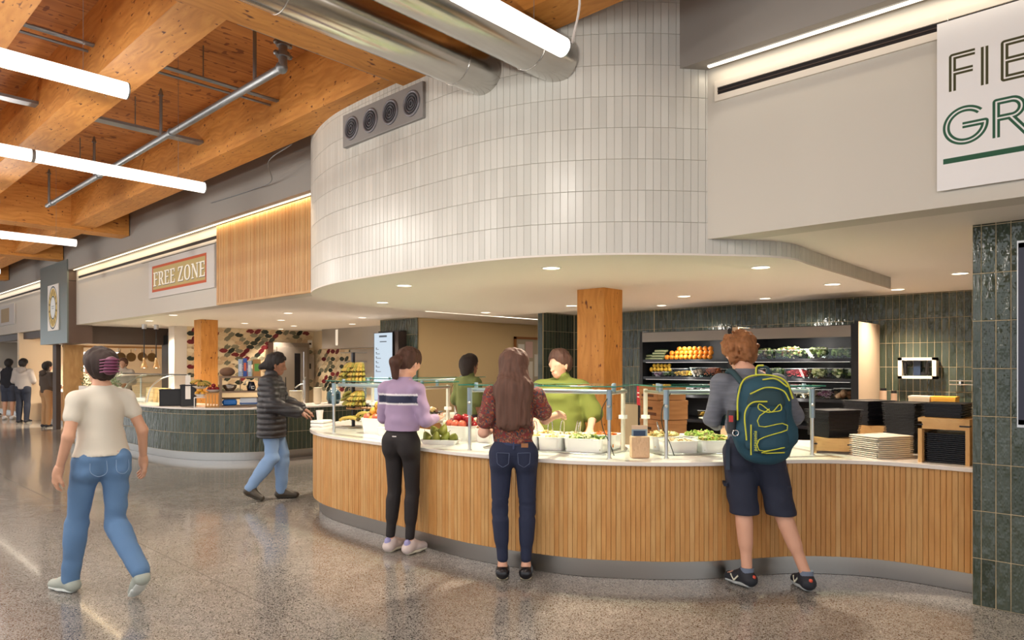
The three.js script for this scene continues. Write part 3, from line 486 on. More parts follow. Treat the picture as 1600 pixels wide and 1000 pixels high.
// far station beyond the pier
{
  const c = thing('far_counter', 'pale oak fronted counter where people queue beyond the pier', 'counter', [5.15, 0, -31]); mesh('top', box(-0.03, 0.84, 0, 0.9, 0.87, 7.6), quartz, c); mesh('front', box(0, 0.1, 0, 0.86, 0.84, 7.6, 'y'), M(0xb98e60, 0.6), c); mesh('kick_plate', box(0.05, 0, 0, 0.8, 0.1, 7.6), steel, c);
  struct('wall_far', 'white wall behind the far station', mg([box(8.6, 0, -36, 8.8, SOF, -23.3), box(5.6, 0, -33.2, 8.6, SOF, -33)]), M(0xcfc8bc, 0.8));
  struct('trim_1', 'dark beam edge under the far ceiling', box(4.7, 2.28, -36, 4.9, SOF, -19.9), darkBrown);
  const w = struct('wall_oak', 'orange oak panel beside the kitchen pass', box(4.75, 0, -19.35, 5.15, 2.05, -19.2, 'y'), oaks[0]);
  const g = struct('window_1', 'tall bright slit window beyond the queue', box(5.3, 0.3, -33.0, 5.9, 2.2, -32.97), glow(new THREE.Color(0.86, 0.93, 1), 1.3));
}
// ---------------------------------------------------------------- refrigerated display cases
function fridge(label, z0, z1) {
  const t = thing('display_fridge', label, 'fridge', [8.9, 0, z0], 0, 'open display fridges'), L = z1 - z0;
  mesh('back_panel', box(0.8, 0.1, 0, 0.86, 2.04, L), black, t); mesh('side_panel', box(0, 0.1, 0, 0.86, 2.06, 0.05), black, t); mesh('side_panel', box(0, 0.1, L - 0.05, 0.86, 2.06, L), black, t);
  mesh('header', box(-0.01, 1.9, 0.05, 0.03, 2.04, L - 0.05), M(0x8d857d, 0.4, 0.5), t); mesh('roof', box(0.03, 1.98, 0.05, 0.86, 2.05, L - 0.05), black, t); mesh('base', box(0, 0, 0, 0.86, 0.42, L), black, t);
  mesh('light_bar', box(0.06, 1.93, 0.08, 0.1, 1.955, L - 0.08), M(0x1a1b22, 0.4), t);
  for (const [y, x] of [[1.632, 0.02], [1.38, 0.02], [1.125, 0.02], [0.78, -0.02]]) { const s = mesh('shelf', box(x, y - 0.03, 0.05, 0.8, y, L - 0.05), black, t); mesh('price_rail', box(x - 0.012, y - 0.035, 0.05, x, y + 0.005, L - 0.05), M(0x16181f, 0.3), s); }
  for (const y of [1.6, 1.348]) { mesh('shelf_lamp', box(0.04, y - 0.008, 0.08, 0.06, y, L - 0.08), glow(NEUTRAL, 0.8), t); const q = new THREE.RectAreaLight(NEUTRAL, 26, 0.03, L - 0.2); q.position.set(8.95, y - 0.012, (z0 + z1) / 2); q.lookAt(9.12, y - 0.2, (z0 + z1) / 2); q.castShadow = true; scene.add(q); }
  const lens = mesh('lamp_lens', box(0.065, 1.921, 0.1, 0.095, 1.93, L - 0.1), glow(NEUTRAL, 1), t);
  const l = new THREE.RectAreaLight(NEUTRAL, 60, 0.05, L - 0.2); l.position.set(8.98, 1.915, (z0 + z1) / 2); l.lookAt(9.3, 1.2, (z0 + z1) / 2); l.castShadow = true; scene.add(l);
}
fridge('open display fridge holding oranges, courgettes and lemons', -5.66, -4.2); fridge('open display fridge holding tubs of salad greens and chopped vegetables', -4.09, -2.62);
{ const t = thing('end_panel', 'tan end panel on the side of the salad fridge', 'panel', [8.88, 0, -2.615]); mesh('sheet', box(0, 0, 0, 0.9, 2.08, 0.03), M(0xb7a189, 0.5), t); mesh('edge', box(-0.01, 0, -0.01, 0.0, 2.09, 0.035), black, t); const u = thing('divider_panel', 'narrow pale divider panel between the two display fridges', 'panel', [8.88, 0, -4.19]); mesh('sheet', box(0, 0, 0, 0.8, 2.07, 0.09), M(0xc9b49a, 0.5), u); mesh('edge', box(-0.01, 0, -0.005, 0, 2.09, 0.01), black, u); }
const food = (c, r = 0.6) => M(c, r);
const blob = [uvm(new THREE.IcosahedronGeometry(1, 1)), uvm(new THREE.BoxGeometry(1.6, 0.6, 1.2)), uvm(new THREE.TetrahedronGeometry(1.3, 1)), uvm(new THREE.CylinderGeometry(1, 1, 0.4, 8)), uvm(new THREE.TorusGeometry(0.9, 0.28, 4, 8).scale(1, 1, 0.6))];
function heap(w, d, h, n, r, shapes, cols, mound = 0.5) {        // heap of loose pieces -> one geometry with vertex colours
  const out = [];
  for (let i = 0; i < n; i++) {
    const x = rr(-w / 2 + r, w / 2 - r), z = rr(-d / 2 + r, d / 2 - r), e = 1 - mound * (Math.pow(2 * x / w, 2) + Math.pow(2 * z / d, 2)) / 2, s = r * rr(0.75, 1.2), g = blob[shapes[i % shapes.length]].clone();
    g.scale(s, s, s).rotateX(rr(0, 6)).rotateY(rr(0, 6)).translate(x, Math.max(r * 0.5, (h * e - r * 0.5) * Math.pow(rnd(), 0.35)), z);
    const c = new THREE.Color(cols[Math.floor(rnd() * cols.length)]).multiplyScalar(rr(0.85, 1.1)), a = new Float32Array(g.attributes.position.count * 3); for (let k = 0; k < a.length; k += 3) { a[k] = c.r; a[k + 1] = c.g; a[k + 2] = c.b; } g.setAttribute('color', new THREE.BufferAttribute(a, 3)); out.push(g);
  }
  return mergeGeometries(out, false);
}
const heapMat = M(0xffffff, 0.5, 0, { vertexColors: true });
function tubOf(label, z0, z1, y, h, cols, shapes, r, n = 90, fill = 0.85, x = 9.1) {
  const w = 0.24, d = z1 - z0 - 0.012, t = thing('produce_tub', label, 'container', [x, y + 0.002, (z0 + z1) / 2], 0, 'clear produce tubs in the fridges');
  mesh('tub', mg([box(-w / 2, 0, -d / 2, w / 2, 0.004, d / 2), box(-w / 2, 0, -d / 2, -w / 2 + 0.003, h, d / 2), box(w / 2 - 0.003, 0, -d / 2, w / 2, h, d / 2), box(-w / 2, 0, -d / 2, w / 2, h, -d / 2 + 0.003), box(-w / 2, 0, d / 2 - 0.003, w / 2, h, d / 2)]), clearTub, t);
  mesh('rim', mg([box(-w / 2 - 0.006, h - 0.006, -d / 2 - 0.004, -w / 2, h, d / 2 + 0.004), box(w / 2, h - 0.006, -d / 2, w / 2 + 0.006, h, d / 2)]), M(0xbfc4c4, 0.3), t);
  const f = mesh('food', heap(w - 0.012, d - 0.012, h * fill, n, r, shapes, cols, 0.3).translate(0, 0.006, 0), heapMat, t); f.userData.kind = 'stuff';
}
const GR = [0x5c7a35, 0x7c9a4a, 0x3e5a28, 0xa9b870], LET = [0x86a05a, 0xa8bd78, 0x5f7d40, 0xc6cf9a];
tubOf('clear tub of dark leafy greens on the top fridge shelf', -3.96, -3.65, 1.632, 0.12, [...GR, 0xc8b898, 0x4a2c30], [1, 2], 0.02, 120, 1.15); tubOf('clear tub of mixed salad leaves heaped over its rim', -3.64, -3.32, 1.632, 0.12, [...GR, 0xd8c8a8, 0x96603c, 0xc8cf80], [1, 2, 4], 0.02, 130, 1.3); tubOf('clear tub of shredded pale lettuce on the top shelf', -3.29, -2.98, 1.632, 0.13, LET, [1, 2], 0.022, 110, 1.1); tubOf('clear tub of romaine lettuce next to the tan end panel', -2.97, -2.69, 1.632, 0.13, LET, [1, 2], 0.022, 100, 1.0);
tubOf('clear tub of shredded carrot behind the fair haired customer', -3.98, -3.78, 1.38, 0.13, [0xc2562a, 0xd46a35], [1], 0.014, 120, 0.8); tubOf('clear tub of broccoli florets on the second shelf', -3.77, -3.54, 1.38, 0.13, GR, [0, 2], 0.018, 110, 1); tubOf('clear tub of diced red tomato on the second shelf', -3.52, -3.22, 1.38, 0.13, [0xb52c33, 0xc4434a, 0xa02028], [1, 0], 0.012, 220, 0.85); tubOf('clear tub of sliced cucumber beside the diced tomato', -3.21, -2.99, 1.38, 0.135, [0xcfcf98, 0xdcd8b0, 0x6f8440], [3], 0.024, 70, 0.95); tubOf('clear tub of sliced courgette between cucumber tubs', -2.98, -2.78, 1.38, 0.135, [0xc9cf90, 0xe0dcb8, 0x4d6a30], [3], 0.024, 60, 0.95); tubOf('clear tub of pale sliced vegetables in the second shelf corner', -2.77, -2.68, 1.38, 0.13, [0xd8d8b8, 0x9aac68], [3], 0.02, 30, 0.9);
tubOf('clear tub of purple onion slices on the third shelf', -3.12, -2.92, 1.125, 0.12, [0x5a2348, 0x8a4a78, 0xcdb0c4], [1, 4], 0.014, 110, 0.85); tubOf('clear tub of small brown onions on the third shelf', -2.9, -2.69, 1.125, 0.14, [0xc08a6a, 0xb57858, 0xd0a080], [0], 0.028, 36, 0.75); tubOf('clear jar of beige grains on the third shelf', -3.34, -3.14, 1.125, 0.14, [0xd8c49c, 0xc8b088], [0], 0.012, 160, 0.85); tubOf('clear tub of pale beans beside the jar of grains', -3.52, -3.36, 1.125, 0.13, [0xd8cba8, 0xbfae88], [0], 0.012, 110, 0.8);
tubOf('clear tub of pineapple chunks under the oranges', -5.18, -4.9, 1.38, 0.125, [0xd9a437, 0xe0b450], [1], 0.016, 110, 0.7); tubOf('clear tub of sliced mushrooms beside the pineapple', -4.87, -4.7, 1.38, 0.14, [0xc9b2a2, 0xb79c8c], [3, 1], 0.016, 100, 0.8); tubOf('clear tub heaped with grated carrot under the oranges', -4.68, -4.42, 1.38, 0.14, [0xd4673a, 0xdf7a48], [1], 0.012, 240, 1.0); tubOf('clear tub of red and green pepper beside grated carrot', -4.4, -4.28, 1.38, 0.12, [0xa83a3a, 0x4f7a48, 0xd8d0c0], [1], 0.014, 50, 0.8); tubOf('clear tub of red onions below the lemons', -5.5, -5.34, 1.38, 0.07, [0x6a3a5c, 0x8a5a7a, 0xd0b8c8], [0], 0.022, 30, 0.95); tubOf('clear tub of green beans below the lemons', -5.33, -5.2, 1.38, 0.075, GR, [1], 0.014, 60, 0.95);
tubOf('clear tub of corn on a low fridge shelf', -4.75, -4.45, 0.79, 0.12, [0xd9a83a, 0xe6bd55], [0], 0.012, 160, 0.8); tubOf('clear tub of dark beans on the third shelf', -5.1, -4.8, 1.125, 0.1, [0x5a3a30, 0xd0c0a0], [0], 0.012, 120, 0.8); tubOf('clear tub of chickpeas on the third shelf', -4.76, -4.4, 1.125, 0.1, [0xd8bc88, 0xc9a870], [0], 0.012, 140, 0.8);
function fruit(name, label, r, m, sy = 1, stem) { const t = thing(name, label, name === 'lemon' ? 'lemon' : name.split('_').pop(), [0, -50, 0]); mesh('flesh', uvm(new THREE.SphereGeometry(r, 14, 10).scale(1, sy, 1)), m, t); if (stem) mesh('stem', rod(V(0, r * sy * 0.85, 0), V(0.004, r * sy * 1.2, 0), 0.003, 5), M(0x4a3a22, 0.8), t); return t; }
function scatter(proto, list, label, group, jitter = 0.5) { list.forEach(([x, y, z], i) => { const o = i || proto.used ? dup(proto, [x, y, z], rr(0, 6), label, group) : proto; if (!i && !proto.used) { o.position.set(x, y, z); o.userData.label = label; o.userData.group = group; } o.rotation.set(rr(-jitter, jitter), rr(0, 6), rr(-jitter, jitter)); }); proto.used = true; }
{
  const bump = { bumpMap: rep(T_wave, 6, 6), bumpScale: 0.001 };
  const orange = fruit('orange', 'orange', 0.037, M(0xe08a22, 0.5, 0, bump)), os = [];
  for (let i = 0; i < 10; i++) os.push([9.0, 1.671, -5.25 + i * 0.076]); for (let i = 0; i < 9; i++) os.push([9.05, 1.732, -5.2 + i * 0.078]); for (let i = 0; i < 7; i++) os.push([9.09, 1.79, -5.1 + i * 0.083]);
  scatter(orange, os, 'round orange heaped on the top shelf of the fridge', 'oranges in the fridge');
  const lemon = fruit('lemon', 'lemon', 0.029, M(0xd9b13c, 0.5, 0, bump), 1.2), ls = []; for (let i = 0; i < 6; i++) ls.push([9.02, 1.49, -5.53 + i * 0.062]); for (let i = 0; i < 5; i++) ls.push([9.06, 1.545, -5.5 + i * 0.062]);
  scatter(lemon, ls, 'yellow lemon piled above the red onions in the fridge', 'lemons in the fridge', 1.4);
  const cz = thing('courgette', 'dark green courgette stacked beside the oranges in the fridge', 'courgette', [0, 0, 0], 0, 'courgettes in the fridge'); mesh('skin', tube([[0, 0, -0.1], [0, 0.004, 0], [0, 0, 0.1]], 0.019, 10, 8), M(0x2c4a2a, 0.4), cz); mesh('pale_side', tube([[-0.006, -0.006, -0.1], [-0.006, -0.003, 0], [-0.006, -0.006, 0.1]], 0.0165, 10, 8), M(0xb9c49a, 0.5), cz); mesh('tip', ball(0.012, 0, 0, 0.108), M(0x9aa870, 0.6), cz);
  const cs = [[9.0, 1.656, -5.42], [9.04, 1.694, -5.41], [9.0, 1.694, -5.4], [9.02, 1.735, -5.4], [9.0, 1.656, -5.53], [9.02, 1.7, -5.54], [9.03, 1.77, -5.37]]; cz.position.set(...cs[0]); cs.slice(1).forEach((p) => dup(cz, p));
}
// ---------------------------------------------------------------- sneeze guards on the salad bar
const sleeve = M(0x8fa0ac, 0.4, 0.55);
function guard(label, a, b, off, opt = {}) {
  const t = thing('sneeze_guard', label, 'sneeze guard', [a[0], TOP, a[1]], 0, 'glass sneeze guards on the salad bar');
  const B = V(b[0] - a[0], 0, b[1] - a[1]), O = V(off[0], 0, off[1]), u = B.clone().normalize(), y = 0.525;
  const post = (p, h, sl) => { const q = mesh('post', mg([rod(V(p.x, 0, p.z), V(p.x, h, p.z), 0.0135, 12), rod(V(p.x, 0, p.z), V(p.x, 0.006, p.z), 0.02, 12)]), brushed, t); mesh('sleeve', rod(V(p.x, h - (sl ? 0.22 : 0.03), p.z), V(p.x, h, p.z), 0.021, 12), sleeve, q); if (sl) mesh('knob', ball(0.012, p.x - 0.02, h - 0.12, p.z + 0.012), brushed, q); };
  post(V(0, 0, 0), 0.505, true); post(B, 0.505, true);
  for (const k of opt.rear || [0.02, 0.98]) { const p = B.clone().multiplyScalar(k).add(O); const q = mesh('post', mg([box(p.x - 0.012, 0, p.z - 0.012, p.x + 0.012, 0.5, p.z + 0.012)]), M(0xd9d2c4, 0.4, 0.3), t); mesh('bracket', box(p.x - 0.025, 0.26, p.z - 0.025, p.x + 0.025, 0.29, p.z + 0.025), paper, q); }
  const lip = u.clone().multiplyScalar(0.07), n = O.clone().normalize().multiplyScalar(0.06), c = [V(0, 0, 0).sub(lip).sub(n), B.clone().add(lip).sub(n), B.clone().add(lip).add(O).add(n), O.clone().sub(lip).add(n)];
  const gm = mesh('glass_shelf', prism(c.map((p) => [p.x, p.z]), y, y + 0.009), glass, t);
  for (const [i, j] of [[0, 1], [1, 2], [2, 3], [3, 0]]) mesh('edge', rod(V(c[i].x, y + 0.0045, c[i].z), V(c[j].x, y + 0.0045, c[j].z), 0.005, 5), glassEdge, gm);
  const r0 = O.clone().multiplyScalar(0.12); mesh('light_bar', rod(V(r0.x, 0.487, r0.z), V(B.x + r0.x, 0.487, B.z + r0.z), 0.018, 8), M(0xa9b4bc, 0.35, 0.7), t);
  for (const k of [0, 1]) mesh('cross_arm', rod(B.clone().multiplyScalar(k).setY(0.48), B.clone().multiplyScalar(k).add(O).setY(0.48), 0.014, 8), brushed, t);
  for (const k of [0.0, 0.06, 0.94, 1]) { const p = B.clone().multiplyScalar(k).addScaledVector(O, k === 0.06 || k === 0.94 ? 0.8 : 0.25); mesh('standoff', rod(V(p.x, 0.48, p.z), V(p.x, y + 0.02, p.z), 0.016, 10), sleeve, t); }
  const q = B.clone().multiplyScalar(opt.cord ?? 1); mesh('cord', tube([[q.x, 0.48, q.z + 0.01], [q.x - 0.05, 0.36, q.z - 0.03], [q.x - 0.045, 0.24, q.z - 0.03], [q.x + 0.0, 0.1, q.z + 0.01], [q.x + 0.02, 0.02, q.z + 0.03]], 0.0035, 24, 5), M(0x1e3428, 0.5), t);
}
guard('glass sneeze guard over the mango bowl and bananas', [3.885, -6.11], [3.9, -4.86], [0.5, -0.06], { cord: 0.99 });
guard('glass sneeze guard before the chef in the lime green shirt', [3.84, -4.05], [4.195, -2.93], [0.43, -0.14]);
guard('glass sneeze guard before the customer with the backpack', [4.487, -2.625], [5.409, -1.902], [0.26, -0.34], { rear: [0.0, 0.97], cord: 0.02 });
guard('glass sneeze guard on the rear run of the bar by the second cook', [4.95, -7.1], [6.5, -7.15], [0.02, 0.45]);
// ---------------------------------------------------------------- fruit and food on the salad bar
function bowl(name, label, w, d, h, flare, p, turn, m = ceramic) {   // rectangular flared dish with real wall thickness
  const t = thing(name, label, 'dish', p, turn), mk = (W, D, y) => { const s = []; const r = Math.min(W, D) * 0.16; for (const [sx, sz, a0] of [[1, 1, 0], [-1, 1, 1], [-1, -1, 2], [1, -1, 3]]) for (let k = 0; k <= 4; k++) { const a = (a0 + k / 4) * Math.PI / 2; s.push([sx * (W / 2 - r) + Math.cos(a) * r, y, sz * (D / 2 - r) + Math.sin(a) * r]); } return s; };
  const rings = [mk(w * 0.3, d * 0.3, 0.001), mk(w * flare, d * flare, 0), mk(w, d, h), mk(w + 0.008, d + 0.008, h + 0.004), mk(w - 0.008, d - 0.008, h + 0.002), mk(w * flare - 0.006, d * flare - 0.006, 0.01), mk(w * 0.3, d * 0.3, 0.01)], pos = [];
  const tri = (a, b, c) => pos.push(...a, ...b, ...c);
  for (let i = 0; i + 1 < rings.length; i++) for (let k = 0; k < 20; k++) { const a = rings[i][k], b = rings[i][(k + 1) % 20], c = rings[i + 1][(k + 1) % 20], e = rings[i + 1][k]; tri(a, c, b); tri(a, e, c); }
  for (const [r, f] of [[rings[0], 1], [rings[6], 0]]) for (let k = 1; k < 19; k++) f ? tri(r[0], r[k], r[k + 1]) : tri(r[0], r[k + 1], r[k]);
  const g = new THREE.BufferGeometry(); g.setAttribute('position', new THREE.Float32BufferAttribute(pos, 3)); g.computeVertexNormals(); g.setAttribute('uv', new THREE.Float32BufferAttribute(new Float32Array(pos.length / 3 * 2), 2));
  mesh('shell', g, m, t); mesh('rim', uvm(new THREE.TubeGeometry(new THREE.CatmullRomCurve3(rings[3].map((q) => V(...q)), true), 40, 0.003, 5, true)), m, t); return t;
}
const local = (c, a, [x, y, z]) => [c[0] + x * Math.cos(a) + z * Math.sin(a), c[1] + y, c[2] - x * Math.sin(a) + z * Math.cos(a)];
const colourMap = (base, spot, seedN, thr = 0.5) => tex(128, 128, (u, v) => mixc(base, spot, Math.max(0, Math.min(1, (vnoise(u * 4, v * 4, 4, 4, seedN) - thr) * 3.2))));
const mangoM = M(0xffffff, 0.42, 0, { map: colourMap([214, 158, 66], [196, 74, 58], 81) }), redM = M(0xffffff, 0.28, 0, { map: colourMap([142, 22, 30], [196, 96, 60], 82, 0.62) }), pinkM = M(0xffffff, 0.35, 0, { map: colourMap([196, 78, 66], [220, 160, 90], 83) }), pearM = M(0xffffff, 0.5, 0, { map: colourMap([150, 160, 56], [112, 116, 44], 84) }), peachM = M(0xffffff, 0.6, 0, { map: colourMap([186, 120, 66], [150, 96, 56], 85) });
{
  const c = [4.2, TOP, -5.78], a = -1.38; bowl('fruit_bowl', 'large white bowl heaped with mangoes by the purple sweater', 0.3, 0.24, 0.15, 0.82, [4.17, TOP, -5.74], a);
  const mango = fruit('mango', 'mango', 0.048, mangoM, 0.86, true), C = [4.17, TOP, -5.74];
  scatter(mango, [[-0.08, 0.15, 0.05], [0.0, 0.15, 0.06], [0.085, 0.15, 0.05], [-0.09, 0.15, -0.05], [0, 0.15, -0.05], [0.09, 0.15, -0.04], [-0.04, 0.222, 0.02], [0.05, 0.225, 0.02], [0.01, 0.225, -0.06], [0.01, 0.285, 0]].map((p) => local(C, a, p)), 'blushed yellow mango in the large white bowl', 'mangoes in the large bowl');
  const rp = fruit('red_apple', 'apple', 0.04, pinkM, 0.92, true); scatter(rp, [[-0.09, 0.165, 0.07], [0.03, 0.165, 0.075], [0.1, 0.165, 0.07]].map((p) => local(C, a, p)), 'blush apple along the rim of the mango bowl', 'apples in the mango bowl');
  bowl('small_dish', 'small white square dish in front of the mango bowl', 0.1, 0.1, 0.075, 0.85, [4.06, TOP, -5.5], a);
  const D = [4.32, TOP, -4.66]; bowl('fruit_bowl', 'white bowl of red apples behind the pears', 0.3, 0.26, 0.13, 0.84, D, a);
  const ap = fruit('red_apple', 'apple', 0.042, redM, 0.92, true); scatter(ap, [[-0.06, 0.135, 0.0], [0.03, 0.135, -0.06], [0.1, 0.135, -0.04], [0.02, 0.2, -0.02], [0.1, 0.19, 0.02], [-0.03, 0.2, 0.03]].map((p) => local(D, a, p)), 'deep red apple in the white bowl behind the pears', 'red apples in the bowl');
  scatter(rp, [[-0.09, 0.15, 0.07], [-0.02, 0.15, 0.08], [0.06, 0.15, 0.08], [-0.09, 0.15, -0.05]].map((p) => local(D, a, p)), 'pink blush apple at the front of the red apple bowl', 'blush apples in the bowl');
  const E = [4.33, TOP, -4.42]; bowl('fruit_bowl', 'white bowl of brown peaches beside the guard post', 0.17, 0.2, 0.12, 0.84, [4.36, TOP, -4.36], a); const pe = fruit('peach', 'peach', 0.036, peachM, 0.95);
  scatter(pe, [[-0.05, 0.12, 0.05], [0.04, 0.12, 0.05], [-0.05, 0.12, -0.03], [0.05, 0.12, -0.03], [0, 0.15, 0.0], [0.0, 0.13, 0.08]].map((p) => local([4.36, TOP, -4.36], a, p)), 'brown peach in the bowl beside the guard post', 'peaches in the bowl');
  const Fp = [3.97, TOP, -4.555]; bowl('shallow_tray', 'shallow white tray of green pears at the counter edge', 0.33, 0.16, 0.035, 0.88, Fp, -1.0);
  const pear = thing('pear', 'pear', 'pear', [0, 0, 0]); mesh('flesh', lathe([[0.0005, -0.042], [0.022, -0.04], [0.04, -0.02], [0.042, 0.0], [0.034, 0.024], [0.021, 0.046], [0.012, 0.06], [0.0005, 0.064]], 16), pearM, pear); mesh('stem', rod(V(0, 0.06, 0), V(0.006, 0.082, 0), 0.0025, 5), M(0x4a3820, 0.8), pear);
  scatter(pear, [[-0.115, 0.05, 0.02], [-0.035, 0.05, 0.03], [0.045, 0.05, 0.02], [0.12, 0.052, 0.02], [-0.06, 0.105, -0.02], [0.02, 0.112, 0.0], [0.03, 0.055, -0.04]].map((p) => local(Fp, -1.0, p)), 'plump green pear on the shallow white tray', 'pears on the shallow tray', 0.7);
}
const bananaM = M(0xffffff, 0.5, 0, { map: colourMap([192, 162, 78], [172, 140, 60], 86) }), bananaTip = M(0x4b3a1a, 0.7), bananaGreen = M(0x9a9444, 0.5);
function bunch(label, p, turn, n = 6, group, L = 0.17, tilt = 0) {
  const t = thing('banana_bunch', label, 'bananas', p, turn, group); t.rotation.x = tilt;
  for (let i = 0; i < n; i++) { const a = (i / (n - 1) - 0.5) * 1.5, s = Math.sin(a), c = Math.cos(a), f = (r, y) => [s * r, y, c * r]; const b = mesh('banana', tube([f(0, 0), f(L * 0.28, 0.012), f(L * 0.62, 0.006), f(L * 0.9, -0.012), f(L * 1.06, -0.036)], 0.0175, 12, 7), i % 3 ? bananaM : bananaGreen, t); mesh('tip', ball(0.009, ...f(L * 1.07, -0.039), 1, 6, 5), bananaTip, b); }
  mesh('crown', ball(0.024, 0, 0.006, 0, 0.8, 8, 6), bananaTip, t);
}
{
  const t = thing('banana_stand', 'black post stand with two wire tiers of bananas', 'stand', [4.36, TOP, -6.47]);
  mesh('post', box(-0.014, 0, -0.014, 0.014, 0.83, 0.014), M(0x151a26, 0.4), t); mesh('base', rbox(0.3, 0.014, 0.26, 0.004, 0, 0.007, 0), M(0xa9a49a, 0.4, 0.3), t);
  for (const y of [0.24, 0.5]) { const k = mesh('tier', uvm(new THREE.TorusGeometry(0.15, 0.004, 5, 28).rotateX(Math.PI / 2).translate(0.08, y, 0)), black, t); mesh('tier_board', uvm(new THREE.CylinderGeometry(0.145, 0.145, 0.012, 24).translate(0.08, y - 0.03, 0)), M(0xa87b4a, 0.6), k); for (let i = 0; i < 12; i++) { const a = i * Math.PI / 6; mesh('wire', rod(V(0.08 + Math.cos(a) * 0.15, y - 0.03, Math.sin(a) * 0.15), V(0.08 + Math.cos(a) * 0.15, y + 0.03, Math.sin(a) * 0.15), 0.003, 4), black, k); } }
  let q = 0; for (const [y, g] of [[0.3, 'bananas on the lower tier of the stand'], [0.57, 'bananas on the upper tier of the stand']]) for (const [h, m] of y < 0.5 ? [[0, 1], [0.055, 0.85], [0.1, 0.6]] : [[0, 1], [0.055, 0.9], [0.105, 0.75], [0.145, 0.5]]) for (const s of [0, 1]) bunch(y < 0.5 ? 'yellow banana bunch on the lower tier of the stand' : 'yellow banana bunch on the upper tier of the stand', [4.42 + (s ? 0.03 : -0.02), TOP + y - 0.02 + h, -6.47 + (s ? 0.03 : -0.03)], s ? -1.2 : 2.6 + (q++) * 0.35, 7, g, 0.13 * m + 0.04);
  bunch('loose banana bunch lying at the foot of the stand', [4.27, TOP + 0.1, -6.25], 2.9, 5, null, 0.2, 0.15); bunch('second loose banana bunch leaning on the mango bowl', [4.3, TOP + 0.16, -6.1], 2.5, 5, null, 0.17, 0.1);
  const b = thing('clamshell_box', 'closed white takeaway box at the rounded counter end', 'box', [4.2, TOP, -6.86], 0.5); mesh('base', rbox(0.2, 0.035, 0.17, 0.012, 0, 0.018, 0), paper, b); mesh('lid', rbox(0.2, 0.03, 0.17, 0.012, 0, 0.055, 0), paper, b);
  const cu = thing('paper_cup', 'white paper cup standing on the takeaway box', 'cup', [4.19, TOP + 0.071, -6.88]); mesh('cup', lathe([[0.001, 0], [0.03, 0], [0.041, 0.105], [0.043, 0.108], [0.039, 0.106], [0.028, 0.006], [0.001, 0.006]], 20), paper, cu); mesh('print_line', tube([[0.033, 0.02, 0.014], [0.02, 0.06, 0.032], [0.036, 0.095, 0.018]], 0.0012, 10, 4), M(0xb5653a, 0.8), cu);
}
// food wells
function well(label, p, turn, w, d, cols, shapes, r, n, h = 0.1, rise = 1.1) {
  const t = bowl('food_pan', label, w, d, h, 0.94, p, turn); t.userData.group = 'white food pans of the salad bar'; const f = mesh('food', heap(w - 0.025, d - 0.025, h * rise, n, r, shapes, cols, 0.35).translate(0, 0.012, 0), heapMat, t); f.userData.kind = 'stuff'; mesh('filling', rbox(w * 0.9, h * 0.72, d * 0.9, 0.01, 0, h * 0.38 + 0.011, 0), M(cols[0], 0.6), t);
}
function tongs(label, p, turn, lean) { const t = thing('serving_tongs', label, 'tongs', p, turn, 'tongs in the food pans'); t.rotation.x = lean; mesh('arms', tube([[-0.02, 0, 0], [-0.017, 0.09, 0], [-0.008, 0.125, 0], [0.008, 0.125, 0], [0.017, 0.09, 0], [0.02, 0, 0]], 0.0045, 20, 6), chrome, t); mesh('grip', mg([box(-0.026, -0.01, -0.008, -0.014, 0.03, 0.008), box(0.014, -0.01, -0.008, 0.026, 0.03, 0.008)]), chrome, t); }
